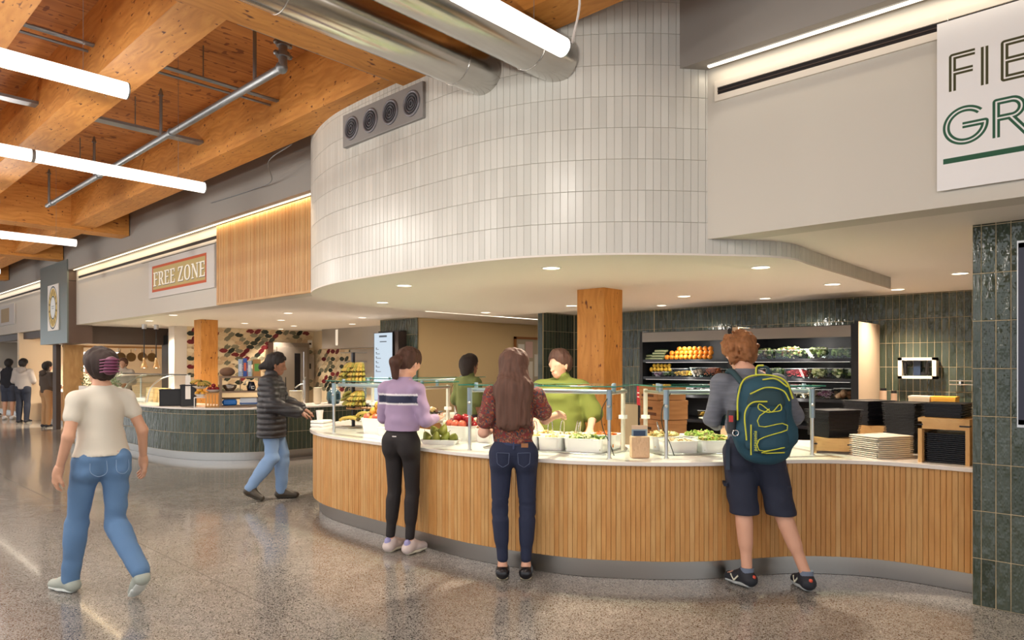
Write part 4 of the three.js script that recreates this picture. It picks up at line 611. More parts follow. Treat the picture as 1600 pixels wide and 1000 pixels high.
{
  const tr = (label, pts) => { const t = thing('drip_tray', label, 'tray'); mesh('sheet', prism(pts, TOP, TOP + 0.008, 0.001), brushed, t); mesh('lip', tube([...pts, pts[0]].map(([x, z]) => V(x, TOP + 0.01, z)), 0.006, 60, 5), brushed, t); };
  const u = V(0.3, 0, 0.954), n = V(0.954, 0, -0.3), O = V(3.99, 0, -3.98), at = (s, d) => [O.x + u.x * s + n.x * d, O.z + u.z * s + n.z * d], a = Math.atan2(u.x, u.z) - Math.PI / 2;
  tr('steel drip tray under the pans before the chef', [at(-0.06, 0.02), at(0.98, 0.02), at(0.98, 0.55), at(-0.06, 0.55)]);
  const W = (l, s, d, w, dd, ...r) => { const q = at(s, d); well(l, [q[0], TOP + 0.009, q[1]], a, w, dd, ...r); };
  W('white pan of chopped pale salad before the floral blouse', 0.08, 0.17, 0.2, 0.24, [0xe0d2a8, 0xc9bd88, 0x9aa860], [1, 0], 0.016, 70); W('white pan of cream coloured pasta next to tongs', 0.3, 0.17, 0.2, 0.24, [0xe6d0a8, 0xd8b880, 0xcf9a58], [1, 0], 0.018, 70); W('white pan of cubed cheese in the front row', 0.51, 0.17, 0.2, 0.24, [0xe6d9b8, 0xd9c490], [1], 0.017, 70); W('white pan of courgette ribbons at the tray corner', 0.79, 0.17, 0.32, 0.24, [0x9aa84a, 0xc6c98a, 0x5a7030, 0xe0d8b0], [1, 4, 3], 0.02, 120, 0.1, 1.3);
  W('white pan of shredded orange vegetables at the back', 0.86, 0.42, 0.22, 0.22, [0xd9823a, 0xc96a28], [1], 0.014, 90, 0.11, 1.2); W('white pan of grains in the back row', 0.6, 0.42, 0.24, 0.22, [0xd9c79c, 0xbfa870], [0], 0.012, 120); W('white pan of chickpeas in the back row', 0.34, 0.42, 0.22, 0.22, [0xd9b878, 0xc9a060], [0], 0.013, 100); W('white pan of green peas in the back row', 0.1, 0.42, 0.2, 0.22, [0x7a9a48, 0x90ae58], [0], 0.011, 110);
  let k = 0; for (const [s, d, l] of [[0.33, 0.2, 'steel tongs standing in the pasta pan'], [0.42, 0.3, 'steel tongs standing behind the pasta pan'], [0.5, 0.36, 'steel tongs standing in the grains pan'], [0.66, 0.32, 'steel tongs leaning beside the chef hand'], [0.6, 0.4, 'tall steel tongs in the back grains pan']]) { const q = at(s, d); tongs(l, [q[0], TOP + 0.1, q[1]], a + (k++) * 0.5, -0.15 + 0.08 * k); }
  const u2 = V(0.787, 0, 0.617), n2 = V(0.617, 0, -0.787), O2 = V(4.6, 0, -2.7), at2 = (s, d) => [O2.x + u2.x * s + n2.x * d, O2.z + u2.z * s + n2.z * d], a2 = Math.atan2(u2.x, u2.z) - Math.PI / 2;
  tr('steel drip tray under the pans before the backpack', [at2(-0.02, 0.0), at2(0.98, 0.02), at2(0.98, 0.5), at2(-0.02, 0.5)]);
  const W2 = (l, s, d, w, dd, ...r) => { const q = at2(s, d); well(l, [q[0], TOP + 0.009, q[1]], a2, w, dd, ...r); };
  W2('white pan of sliced mushrooms beside the guard post', 0.16, 0.14, 0.26, 0.22, [0xe6d4b4, 0xd6c098, 0xb89a70], [3, 1], 0.017, 90, 0.09); W2('white pan of green salad by the customer hands', 0.46, 0.14, 0.28, 0.22, [0x9ab04a, 0xc9c878, 0xd9b068, 0x6f8a3a], [1, 4], 0.018, 120, 0.09, 1.35); W2('white pan of pasta salad behind the mushrooms', 0.14, 0.38, 0.26, 0.22, [0xe0c98c, 0xcfd09a, 0xb89c60], [1, 4], 0.019, 110, 0.1, 1.4); W2('white pan of leafy salad at the back before the backpack', 0.45, 0.38, 0.28, 0.22, [0x8aa848, 0xb4c468, 0xd8b890], [1, 4], 0.02, 120, 0.1, 1.4); W2('white pan of chopped egg near the last guard post', 0.78, 0.24, 0.28, 0.3, [0xe6d8a8, 0xd8b85a], [1], 0.018, 80, 0.09);
  { const q = at2(0.12, 0.4); tongs('wooden handled spoon standing in the pasta salad', [q[0], TOP + 0.1, q[1]], 0.4, -0.3); }
  { const t = thing('cold_plate', 'oval steel platter of sliced fruit behind the pears', 'platter', [4.62, TOP, -4.95]); mesh('platter', uvm(new THREE.CylinderGeometry(0.2, 0.17, 0.02, 28).scale(1, 1, 1.4).translate(0, 0.1, 0)), brushed, t); mesh('stand', rod(V(0, 0, 0), V(0, 0.09, 0), 0.05, 14), brushed, t); const f = mesh('food', heap(0.28, 0.4, 0.07, 60, 0.028, [1, 0], [0x6a3a2a, 0xe0d8b8, 0x7a2a34, 0xcdb890], 0.7).translate(0, 0.11, 0), heapMat, t); f.userData.kind = 'stuff'; }
  const bg = thing('paper_bag', 'brown paper bag holding a printed flyer between guards', 'bag', [4.385, TOP, -2.79], -0.8);
  mesh('bag', rbox(0.135, 0.16, 0.1, 0.012, 0, 0.08, 0), M(0xd2ae8c, 0.85, 0, { bumpMap: rep(T_wave, 6, 6), bumpScale: 0.01 }), bg); mesh('flyer', box(-0.058, 0.1, -0.01, 0.058, 0.235, -0.004), M(0x8aa0ae, 0.5), bg); mesh('flyer_top', box(-0.058, 0.21, -0.0105, 0.058, 0.24, -0.0035), M(0xd9bda0, 0.7), bg); mesh('photo', box(-0.045, 0.14, -0.003, 0.045, 0.2, -0.002), M(0x29405e, 0.5), bg);
  const cl = thing('tray_cards', 'flat steel scoop lying beside the backpack', 'scoop', [5.2, TOP, -2.02], 0.3); mesh('blade', rbox(0.14, 0.008, 0.05, 0.003, 0, 0.004, 0), brushed, cl); mesh('handle', rod(V(0.06, 0.006, 0), V(0.16, 0.012, 0.01), 0.006, 6), brushed, cl);
}
// stacked trays and timber risers
const trayBlack = thing('black_tray', 'black tray', 'tray', [0, 0, 0]), trayWhite = thing('white_tray', 'white tray', 'tray', [0, 0, 0]);
for (const [t, m] of [[trayBlack, M(0x14161f, 0.38)], [trayWhite, M(0xd9d3c4, 0.5)]]) { mesh('base', rbox(0.32, 0.007, 0.235, 0.003, 0, 0.004, 0), m, t); mesh('rim', mg([rbox(0.35, 0.0055, 0.018, 0.002, 0, 0.0105, 0.123), rbox(0.35, 0.0055, 0.018, 0.002, 0, 0.0105, -0.123), rbox(0.018, 0.0055, 0.26, 0.002, 0.166, 0.0105, 0), rbox(0.018, 0.0055, 0.26, 0.002, -0.166, 0.0105, 0), rbox(0.33, 0.003, 0.24, 0.001, 0, 0.0085, 0)]), m, t); }
const usedT = new Set();
function stack(proto, n, p, turn, step, label, group, taper = 0.14) { for (let i = 0; i < n; i++) { const q = [p[0] + rr(-0.003, 0.003), p[1] + i * step, p[2] + rr(-0.003, 0.003)]; let o; if (!usedT.has(proto)) { usedT.add(proto); o = proto; o.position.set(...q); o.rotation.y = turn; o.userData.label = label; o.userData.group = group; } else o = dup(proto, q, turn + rr(-0.02, 0.02), label, group); const s = 1 - taper * (1 - i / n); o.scale.set(s, 1, s); } }
function riser(label, p, turn, w, d, h, open) {
  const t = thing('tray_riser', label, 'riser', p, turn), m = M(0xffffff, 0.55, 0, { map: T_oakA });
  mesh('top_board', box(-w / 2, h - 0.025, -d / 2, w / 2, h, d / 2, 'z'), m, t);
  for (const s of [-1, 1]) mesh('side_board', box(s * w / 2 - (s > 0 ? 0.025 : 0), 0, -d / 2, s * w / 2 + (s < 0 ? 0.025 : 0), h - 0.025, d / 2, 'y'), m, t);
  mesh('apron', box(-w / 2, h - 0.075, d / 2 - 0.02, w / 2, h - 0.025, d / 2, 'x'), m, t); if (!open) mesh('stretcher', box(-w / 2, 0.02, d / 2 - 0.02, w / 2, 0.05, d / 2, 'x'), m, t); mesh('dark_joint', mg([box(-w / 2 - 0.001, h - 0.052, d / 2 - 0.04, -w / 2 + 0.03, h - 0.042, d / 2 + 0.001), box(w / 2 - 0.06, h - 0.052, d / 2 - 0.06, w / 2 + 0.001, h - 0.042, d / 2 + 0.001)]), black, t);
}
const AZ = -Math.PI / 2;
riser('low oak riser under the first black tray stack', [5.76, TOP, -1.86], AZ + 0.35, 0.3, 0.34, 0.12); stack(trayBlack, 18, [5.76, TOP + 0.121, -1.86], -0.5, 0.0118, 'black tray in the stack on the low riser by the guard post', 'black trays on the low riser');
riser('oak riser under the rear black tray stack', [6.3, TOP, -1.74], AZ + 0.3, 0.3, 0.34, 0.19); stack(trayBlack, 17, [6.3, TOP + 0.191, -1.74], -0.45, 0.0118, 'black tray in the stack on the taller rear riser', 'black trays on the rear riser');
stack(trayBlack, 33, [6.2, TOP, -1.42], -0.25, 0.0118, 'black tray in the tall stack standing on the counter', 'black trays in the tall stack');
stack(trayWhite, 11, [5.71, TOP, -1.5], -0.478, 0.0146, 'pale tray in the squared stack at the counter edge', 'pale trays in the stack', 0.0);
riser('open oak bench holding trays above and below', [5.77, TOP, -1.06], AZ, 0.31, 0.48, 0.315, true); stack(trayBlack, 8, [5.79, TOP + 0.316, -1.08], -0.02, 0.0122, 'black tray lying on top of the oak bench', 'black trays on the bench', 0.04); stack(trayBlack, 15, [5.77, TOP, -1.06], 0, 0.0138, 'black tray stored inside the oak bench', 'black trays in the bench', 0.0);
// things behind the bar
{
  const t = thing('prep_table', 'steel prep table along the green tiled wall', 'table', [9.15, 0, -2.5]); mesh('top', box(0, 0.9, 0, 0.6, 0.94, 1.6), brushed, t); mesh('body', box(0.02, 0.1, 0.02, 0.58, 0.9, 1.58), M(0x77726c, 0.4, 0.6), t);
  const jar = (label, z, h, r, c) => { const j = thing('spice_jar', label, 'jar', [9.3, 0.94, z]); mesh('glass', rod(V(0, 0, 0), V(0, h - 0.03, 0), r, 14), M(c, 0.3), j); mesh('lid', rod(V(0, h - 0.03, 0), V(0, h, 0), r * 0.9, 14), black, j); };
  jar('clear spice jar with a black lid beside the tan panel', -2.42, 0.33, 0.04, 0xd2b49a); jar('clear spice jar next to the first jar', -2.3, 0.3, 0.035, 0xc8a890); jar('amber honey jar behind the tray stacks', -2.2, 0.14, 0.05, 0xb5742a);
  for (const [l, z0, z1, c] of [['pale storage box behind the tray stacks', -2.14, -1.92, 0xd8cab4], ['yellow storage box behind the tray stacks', -1.9, -1.66, 0xdba43a]]) { const b = thing('storage_box', l, 'box', [9.4, 0.94, (z0 + z1) / 2]); mesh('carton', box(-0.12, 0, -(z1 - z0) / 2, 0.12, 0.22, (z1 - z0) / 2), M(c, 0.7), b); mesh('lid', box(-0.125, 0.22, -(z1 - z0) / 2 - 0.004, 0.125, 0.245, (z1 - z0) / 2 + 0.004), M(c, 0.7), b); }
  const f = thing('pass_frame', 'white wall box with two dark handsets hung inside', 'wall box', [9.66, 1.385, -2.345]); mesh('frame', mg([box(0, 0, 0, 0.12, 0.035, 0.42), box(0, 0.228, 0, 0.12, 0.263, 0.42), box(0, 0, 0, 0.12, 0.263, 0.045), box(0, 0, 0.375, 0.12, 0.263, 0.42)]), M(0xe6ddcc, 0.5), f); mesh('handset', mg([rod(V(0.04, 0.06, 0.075), V(0.04, 0.2, 0.075), 0.022, 8), box(0.03, 0.18, 0.06, 0.07, 0.215, 0.15)]), black, f); mesh('holder', box(0.05, 0.04, 0.16, 0.12, 0.225, 0.24), M(0x20304a, 0.4), f); mesh('handset', mg([rod(V(0.04, 0.06, 0.31), V(0.04, 0.2, 0.32), 0.022, 8), box(0.03, 0.05, 0.25, 0.07, 0.08, 0.34)]), black, f);
  const r = thing('towel_rail', 'double chrome rail on the green tiles', 'rail', [9.72, 1.32, -1.8]); for (const y of [0, 0.045]) mesh('bar', rod(V(0, y, 0), V(0, y, 0.6), 0.008, 8), chrome, r); mesh('bracket', box(0, -0.01, 0.1, 0.08, 0.055, 0.12), chrome, r);
  const boxes = [[1.16, 0.17, 'top cardboard produce carton in the pile by the fridge'], [0.94, 0.215, 'second cardboard produce carton in the pile by the fridge'], [0.7, 0.235, 'third cardboard produce carton in the pile by the fridge'], [0.46, 0.235, 'lowest cardboard produce carton in the pile by the fridge']];
  boxes.forEach(([y, h, l], i) => { const b = thing('cardboard_box', l, 'box', [6.95 + i * 0.01, y, -4.12 + (i % 2) * 0.015], -0.5 + (i % 2) * 0.06, 'cartons piled by the fridge'); mesh('carton', rbox(0.36, h, 0.42, 0.004, 0, h / 2, 0), cardboard, b); mesh('hand_hole', box(-0.185, h * 0.5, -0.045, -0.178, h * 0.5 + 0.03, 0.045), M(0x3a2717, 0.9), b); mesh('lid_edge', rbox(0.366, 0.05, 0.426, 0.003, 0, h - 0.026, 0), cardboard, b); mesh('print', box(-0.1816, h * 0.2, -0.15, -0.1805, h * 0.36, 0.12), M(0x5e3a22, 0.8), b); });
  const dol = thing('dolly', 'low black dolly carrying the produce cartons', 'dolly', [6.97, 0, -4.1], -0.5); mesh('deck', box(-0.25, 0.14, -0.3, 0.25, 0.46, 0.3), charcoal, dol); for (const [x, z] of [[-0.2, -0.24], [0.2, -0.24], [-0.2, 0.24], [0.2, 0.24]]) mesh('wheel', rod(V(x, 0.07, z - 0.02), V(x, 0.07, z + 0.02), 0.07, 12), black, dol);
  const ex = thing('red_sign', 'small red safety sign beside the post', 'sign', [7.4, 1.05, -4.72], -0.6); mesh('plate', box(-0.005, 0, -0.05, 0.005, 0.24, 0.05), M(0xa8202c, 0.5), ex); mesh('post', rod(V(0, -1.05, 0), V(0, 0, 0), 0.012, 8), black, ex); mesh('lettering', mg([box(-0.007, 0.15, -0.03, -0.005, 0.16, 0.03), box(-0.007, 0.1, -0.03, -0.005, 0.11, 0.03)]), paper, ex);
  const fa = thing('black_tap', 'black gooseneck tap behind the salad pans', 'tap', [6.45, 0.8, -3.05]); mesh('neck', tube([[0, -0.3, 0], [0, 0.25, 0], [-0.03, 0.3, -0.06], [-0.08, 0.29, -0.2]], 0.02, 20, 8), black, fa); mesh('base', rod(V(0, -0.8, 0), V(0, -0.28, 0), 0.05, 12), black, fa);
  const sk = thing('prep_bench', 'steel prep bench between the bar and the fridges', 'table', [7.1, 0, -3.6]); mesh('top', box(-0.1, 0.66, 0, 0.5, 0.7, 1.7), brushed, sk); mesh('legs_frame', box(-0.06, 0, 0.04, 0.46, 0.66, 1.66), M(0x5c5650, 0.4, 0.5), sk);
  const cb = thing('cutting_board', 'pale cutting board standing behind the cartons', 'board', [7.3, 0.7, -3.5], -0.7); mesh('slab', rbox(0.02, 0.5, 0.3, 0.008, 0, 0.25, 0), M(0xd9c4a0, 0.6), cb); mesh('hole', rod(V(-0.012, 0.46, 0), V(0.012, 0.46, 0), 0.012, 8), black, cb);
}
// free zone counter display
{
  const T = TOP, FZ = -0.43; const rk = thing('dry_rack', 'timber shelf rack of bowls and packets on the free zone counter', 'rack', [5.26, T, -11.08], FZ), wm = M(0x8a7460, 0.6);
  for (const x of [-0.3, 0.3]) mesh('upright', box(x - 0.02, 0, -0.16, x + 0.02, 0.5, 0.16, 'y'), wm, rk); for (const y of [0, 0.24, 0.48]) mesh('board', box(-0.32, y, -0.17, 0.32, y + 0.025, 0.17, 'x'), wm, rk); mesh('back_rail', box(-0.3, 0.12, -0.16, 0.3, 0.15, -0.15), wm, rk); mesh('divider', box(-0.005, 0.26, -0.15, 0.005, 0.48, 0.15), wm, rk);
  const onRack = (p) => local([5.26, T, -11.08], FZ, p);
  const cols = [[0x9fb4cf, 'pale blue cereal box on the timber rack'], [0x2f56a8, 'dark blue cereal box with red top on the timber rack'], [0xa9bccb, 'second pale blue cereal box on the timber rack'], [0xb0814a, 'brown cereal box with a green disc on the timber rack']];
  cols.forEach(([c, l], i) => { const b = thing('cereal_box', l, 'box', onRack([0.0 + i * 0.072 + (i === 3 ? 0.04 : 0), 0.505, 0]), FZ); const w = i === 3 ? 0.12 : 0.06, h = [0.28, 0.3, 0.25, 0.28][i]; mesh('carton', box(-w / 2, 0, -0.09, w / 2, h, 0.09), M(c, 0.6), b); mesh('panel', box(-w * 0.32, h * 0.3, 0.09, w * 0.32, h * 0.75, 0.092), M([0xd8dde6, 0xd9683a, 0xdfe4ea, 0x5f9a48][i], 0.6), b); mesh('top_flap', box(-w / 2, h, -0.09, w / 2, h + 0.004, 0.09), M([0xc0cfe0, 0xc23a30, 0xc8d4de, 0xa07038][i], 0.6), b); });
  { const b = thing('mixing_bowl', 'shiny steel bowl on the middle rack shelf', 'bowl', onRack([-0.16, 0.265, 0.04])); mesh('bowl', lathe([[0.001, 0], [0.06, 0.003], [0.1, 0.05], [0.11, 0.1], [0.106, 0.1], [0.095, 0.05], [0.001, 0.008]], 24), chrome, b); mesh('rim', uvm(new THREE.TorusGeometry(0.11, 0.003, 5, 28).rotateX(Math.PI / 2).translate(0, 0.1, 0)), chrome, b);
    const k = thing('coffee_jug', 'dark jug with a white handle on the rack shelf', 'jug', onRack([0.17, 0.265, 0.03])); mesh('body', lathe([[0.001, 0], [0.06, 0], [0.07, 0.06], [0.045, 0.14], [0.04, 0.15], [0.001, 0.15]], 18), M(0x1d2233, 0.25), k); mesh('handle', uvm(new THREE.TorusGeometry(0.05, 0.008, 6, 14, 3.4).translate(-0.06, 0.12, 0)), paper, k); mesh('label', box(-0.03, 0.03, 0.062, 0.02, 0.08, 0.066), paper, k);
    const g = thing('snack_packet', 'bright blue snack packet on the lowest rack shelf', 'packet', onRack([-0.16, 0.03, 0.06]), FZ); mesh('packet', rbox(0.22, 0.1, 0.1, 0.03, 0, 0.05, 0), M(0x1f6fc2, 0.35), g); mesh('seal', box(-0.125, 0.03, -0.02, -0.105, 0.07, 0.02), M(0x4a90d8, 0.35), g);
    const g2 = thing('snack_packet', 'white and blue snack packet beside the bright blue one', 'packet', onRack([0.13, 0.03, 0.06]), FZ); mesh('packet', rbox(0.28, 0.12, 0.1, 0.03, 0, 0.06, 0), M(0xc9d3e0, 0.35), g2); mesh('band', rbox(0.284, 0.03, 0.103, 0.01, 0, 0.03, 0), M(0x2a58a0, 0.35), g2);
    const br = thing('bread_board', 'curved bread loaf lying on top of the rack', 'bread', onRack([-0.2, 0.505, 0]), FZ); mesh('loaf', uvm(new THREE.SphereGeometry(0.1, 14, 10).scale(1.2, 0.75, 0.8).translate(0, 0.075, 0)), M(0x7a5a44, 0.7), br); mesh('tray', box(-0.13, 0, -0.1, 0.13, 0.008, 0.1), wm, br);
    const ld = thing('ladle_stand', 'leaning timber easel with a black ladle beside the rack', 'stand', onRack([0.44, 0, 0.02])); mesh('leg', rod(V(-0.06, 0, 0), V(0.06, 0.5, 0), 0.012, 6), M(0xa87040, 0.6), ld); mesh('leg', rod(V(0.06, 0, 0), V(-0.02, 0.5, 0), 0.012, 6), M(0xa87040, 0.6), ld); mesh('ladle', tube([[0.05, 0.3, 0], [0.07, 0.5, 0], [0.06, 0.62, 0], [0.0, 0.64, 0]], 0.012, 16, 6), black, ld); }
  for (const [p, w, l] of [[[4.63, T, -12.3], 0.36, 'low black bin on the free zone counter'], [[4.78, T, -11.98], 0.24, 'taller black bin carrying a white notice strip']]) { const tall = w < 0.3, b = thing('black_bin', l, 'bin', p, FZ), h = tall ? 0.36 : 0.28; mesh('shell', mg([box(-w / 2, 0, -0.14, w / 2, h, -0.13), box(-w / 2, 0, 0.13, w / 2, h, 0.14), box(-w / 2, 0, -0.14, -w / 2 + 0.01, h, 0.14), box(w / 2 - 0.01, 0, -0.14, w / 2, h, 0.14), box(-w / 2, 0, -0.14, w / 2, 0.01, 0.14)]), M(0x14161c, 0.5), b); mesh('rim', mg([box(-w / 2 - 0.006, h - 0.02, 0.13, w / 2 + 0.006, h, 0.148), box(-w / 2 - 0.006, h - 0.02, -0.148, w / 2 + 0.006, h, -0.13)]), black, b); if (tall) mesh('notice', box(-0.04, 0.12, 0.141, 0.04, 0.52, 0.144), paper, b); }
  const fs = thing('fruit_stand', 'white wire stand with a tiered fruit bowl on the free zone counter', 'stand', [4.74, T, -11.4], FZ);
  mesh('wire_frame', mg([[-0.09, -0.07], [0.09, -0.07], [-0.09, 0.07], [0.09, 0.07]].map(([x, z]) => rod(V(x, 0, z), V(x, 0.16, z), 0.006, 6)).concat([rod(V(-0.09, 0.16, -0.07), V(0.09, 0.16, -0.07), 0.006, 6), rod(V(-0.09, 0.16, 0.07), V(0.09, 0.16, 0.07), 0.006, 6), rod(V(-0.09, 0.0, 0.07), V(0.09, 0.0, 0.07), 0.006, 6), rod(V(-0.09, 0.16, -0.07), V(-0.09, 0.16, 0.07), 0.006, 6), rod(V(0.09, 0.16, -0.07), V(0.09, 0.16, 0.07), 0.006, 6)])), paper, fs);
  for (const [y, r] of [[0.17, 0.1], [0.3, 0.13]]) mesh('bowl', lathe([[0.001, y], [r * 0.5, y + 0.005], [r, y + 0.05], [r - 0.005, y + 0.05], [r * 0.45, y + 0.012], [0.001, y + 0.01]], 20), ceramic, fs); mesh('stem', rod(V(0, 0.16, 0), V(0, 0.31, 0), 0.012, 8), ceramic, fs);
  const FC = [4.74, T, -11.4]; const om = fruit('orange', 'orange', 0.038, M(0xd9a030, 0.5)); scatter(om, [[-0.05, 0.23, 0.03], [0.04, 0.23, 0.04], [0, 0.23, -0.04], [0, 0.28, 0.02]].map((p) => local(FC, FZ, p)), 'orange in the lower bowl of the wire fruit stand', 'oranges on the wire fruit stand');
  for (const [p, a] of [[[-0.02, 0.39, 0.02], 0.3], [[0.02, 0.41, -0.02], 2.4], [[0, 0.43, 0.02], 4.4]]) bunch('small banana bunch in the top bowl of the wire stand', local(FC, FZ, p), a, 6, 'bananas on the wire fruit stand', 0.14);
  const cr = thing('slat_crate', 'upright slatted timber crate topped by a fruit bowl', 'crate', [4.92, T, -11.32], FZ); for (let i = 0; i < 6; i++) mesh('slat', box(-0.12 + i * 0.046, 0, 0.08, -0.098 + i * 0.046, 0.24, 0.1, 'y'), oaks[i % 5], cr); mesh('frame', mg([box(-0.12, 0, -0.1, 0.13, 0.02, 0.1), box(-0.12, 0.22, -0.1, 0.13, 0.24, 0.08)]), oaks[1], cr); mesh('bowl', lathe([[0.001, 0.24], [0.07, 0.245], [0.13, 0.29], [0.126, 0.29], [0.06, 0.252], [0.001, 0.25]], 20), ceramic, cr);
  const ra = fruit('red_apple', 'apple', 0.036, redM, 0.92, true); scatter(ra, [[-0.06, 0.3, 0.04], [0.0, 0.3, 0.06], [0.06, 0.3, 0.03], [-0.03, 0.3, -0.04], [0.04, 0.3, -0.04], [0.0, 0.355, 0.01]].map((p) => local([4.92, T, -11.32], FZ, p)), 'red apple in the bowl on the slatted crate', 'apples on the slatted crate');
  for (const [p, n, r, l] of [[[6.2, T, -10.95], 9, 0.115, 'pale round bowl in the wide stack behind the jacket'], [[6.55, T, -10.82], 12, 0.075, 'pale cup in the tall stack by the beverage crock']]) { const b = thing(r > 0.1 ? 'stacked_bowl' : 'stacked_cup', l, r > 0.1 ? 'bowl' : 'cup', p, 0, r > 0.1 ? 'stacked bowls on the free zone counter' : 'stacked cups on the free zone counter'); mesh('shell', lathe([[0.001, 0], [r * 0.55, 0], [r, 0.05], [r - 0.004, 0.052], [r * 0.5, 0.006], [0.001, 0.006]], 24), M(0xd8cdb8, 0.4), b); mesh('rim', uvm(new THREE.TorusGeometry(r - 0.001, 0.0022, 5, 28).rotateX(Math.PI / 2).translate(0, 0.051, 0)), M(0xcbbfa6, 0.4), b); for (let i = 1; i < n; i++) dup(b, [p[0], p[1] + i * (r > 0.1 ? 0.024 : 0.022), p[2]]); }
  const cc = thing('beverage_crock', 'dark teal beverage crock beside stacked cups', 'crock', [6.85, T, -10.78]); mesh('body', lathe([[0.001, 0], [0.1, 0], [0.13, 0.08], [0.12, 0.2], [0.07, 0.25], [0.001, 0.25]], 22), M(0x24404a, 0.25), cc); mesh('lid', lathe([[0.07, 0.25], [0.05, 0.28], [0.001, 0.29]], 18), brushed, cc);
  const tp = thing('steel_tap', 'chrome bar tap on the free zone counter', 'tap', [6.5, T, -11.2]); mesh('column', rod(V(0, 0, 0), V(0, 0.42, 0), 0.02, 12), chrome, tp); mesh('spout', tube([[0, 0.36, 0], [-0.12, 0.34, 0.05], [-0.24, 0.28, 0.1]], 0.013, 14, 8), chrome, tp); mesh('lever', rod(V(0, 0.42, 0), V(0.03, 0.48, 0), 0.01, 8), chrome, tp);
  // curved glass food case with plants and heat lamp glow
  const ca = thing('glass_case', 'curved glass food case on the free zone counter', 'display case', [4.85, T, -14.4]);
  mesh('front_glass', uvm(new THREE.CylinderGeometry(0.5, 0.5, 2.6, 18, 1, true, Math.PI, Math.PI / 2).rotateX(Math.PI / 2).translate(0.12, 0.02, 0)), glass, ca); mesh('top_glass', box(0.1, 0.5, -1.3, 0.5, 0.508, 1.3), glass, ca); mesh('top_rail', rod(V(0.1, 0.52, -1.35), V(0.1, 0.52, 1.9), 0.01, 6), charcoal, ca); for (const z of [-1.28, 0, 1.28]) mesh('bracket', tube([[-0.34, 0.02, z], [-0.26, 0.3, z], [-0.06, 0.46, z], [0.12, 0.5, z]], 0.012, 12, 6), brushed, ca); for (const z of [-1.2, 1.2]) mesh('post', rod(V(0.4, 0, z), V(0.4, 0.52, z), 0.02, 8), brushed, ca);
  for (const [z, c, l] of [[-13.5, 0xe0c18a, 'tall pale cylinder canister in the glass case'], [-13.75, 0xdcb980, 'second pale cylinder canister in the glass case'], [-14.1, 0xe6cda0, 'third pale cylinder canister in the glass case']]) { const k = thing('canister', l, 'canister', [4.95, T, z]); mesh('drum', rod(V(0, 0, 0), V(0, 0.26, 0), 0.11, 20), M(c, 0.5), k); for (const y of [0.08, 0.17, 0.25]) mesh('band', uvm(new THREE.TorusGeometry(0.111, 0.004, 5, 24).rotateX(Math.PI / 2).translate(0, y, 0)), M(0xcaa468, 0.5), k); }
  const leafG = uvm(new THREE.SphereGeometry(0.03, 6, 4).scale(1, 0.25, 0.55)), pm = [M(0x6d7f5c, 0.7), M(0x8a9a70, 0.7)];
  for (const [x, z, h, l] of [[4.75, -15.97, 0.5, 'leafy green plant in a white planter on the pass counter'], [4.8, -16.49, 0.55, 'leafy plant in a white planter near the dark pass'], [4.7, -17.0, 0.5, 'leafy plant with warm string lights by the pier']]) { const p = thing('potted_plant', l, 'plant', [x, T, z]); mesh('planter', rbox(0.34, 0.24, 0.5, 0.01, 0, 0.12, 0), paper, p); const a = []; for (let i = 0; i < 120; i++) a.push(leafG.clone().rotateZ(rr(-1, 1)).rotateY(rr(0, 6)).translate(rr(-0.17, 0.17), 0.24 + rr(0, h - 0.1), rr(-0.24, 0.24))); const f = mesh('foliage', mg(a), pm[0], p); f.userData.kind = 'stuff'; for (let i = 0; i < 5; i++) mesh('stem', rod(V(rr(-0.1, 0.1), 0.2, rr(-0.2, 0.2)), V(rr(-0.12, 0.12), 0.24 + h * 0.8, rr(-0.2, 0.2)), 0.005, 5), pm[1], p); }
}
// ---------------------------------------------------------------- people
function smin(a, b, k) { const h = Math.max(k - Math.abs(a - b), 0) / k; return Math.min(a, b) - h * h * k * 0.25; }
const cap = (a, b, ra, rb = ra, o = {}) => ({ a, b, ra, rb, k: 0.03, ...o });
function field(prims) {
  const ps = prims.map((p) => { const ab = [p.b[0] - p.a[0], p.b[1] - p.a[1], p.b[2] - p.a[2]]; return { ...p, ab, l2: ab[0] * ab[0] + ab[1] * ab[1] + ab[2] * ab[2] || 1e-9 }; });
  return (x, y, z) => {
    let d = 9;
    for (const p of ps) {
      const px = x - p.a[0], py = y - p.a[1], pz = z - p.a[2]; let t = (px * p.ab[0] + py * p.ab[1] + pz * p.ab[2]) / p.l2; t = t < 0 ? 0 : t > 1 ? 1 : t;
      let vx = px - p.ab[0] * t, vy = py - p.ab[1] * t, vz = pz - p.ab[2] * t;
      if (p.lat) { const l = (vx * p.lat[0] + vy * p.lat[1] + vz * p.lat[2]) * (1 - 1 / p.sx); vx -= p.lat[0] * l; vy -= p.lat[1] * l; vz -= p.lat[2] * l; }
      const q = Math.sqrt(vx * vx + vy * vy + vz * vz) - (p.ra + (p.rb - p.ra) * t); d = p.neg ? Math.max(d, -q) : smin(d, q, p.k);
    }
    return d;
  };
}
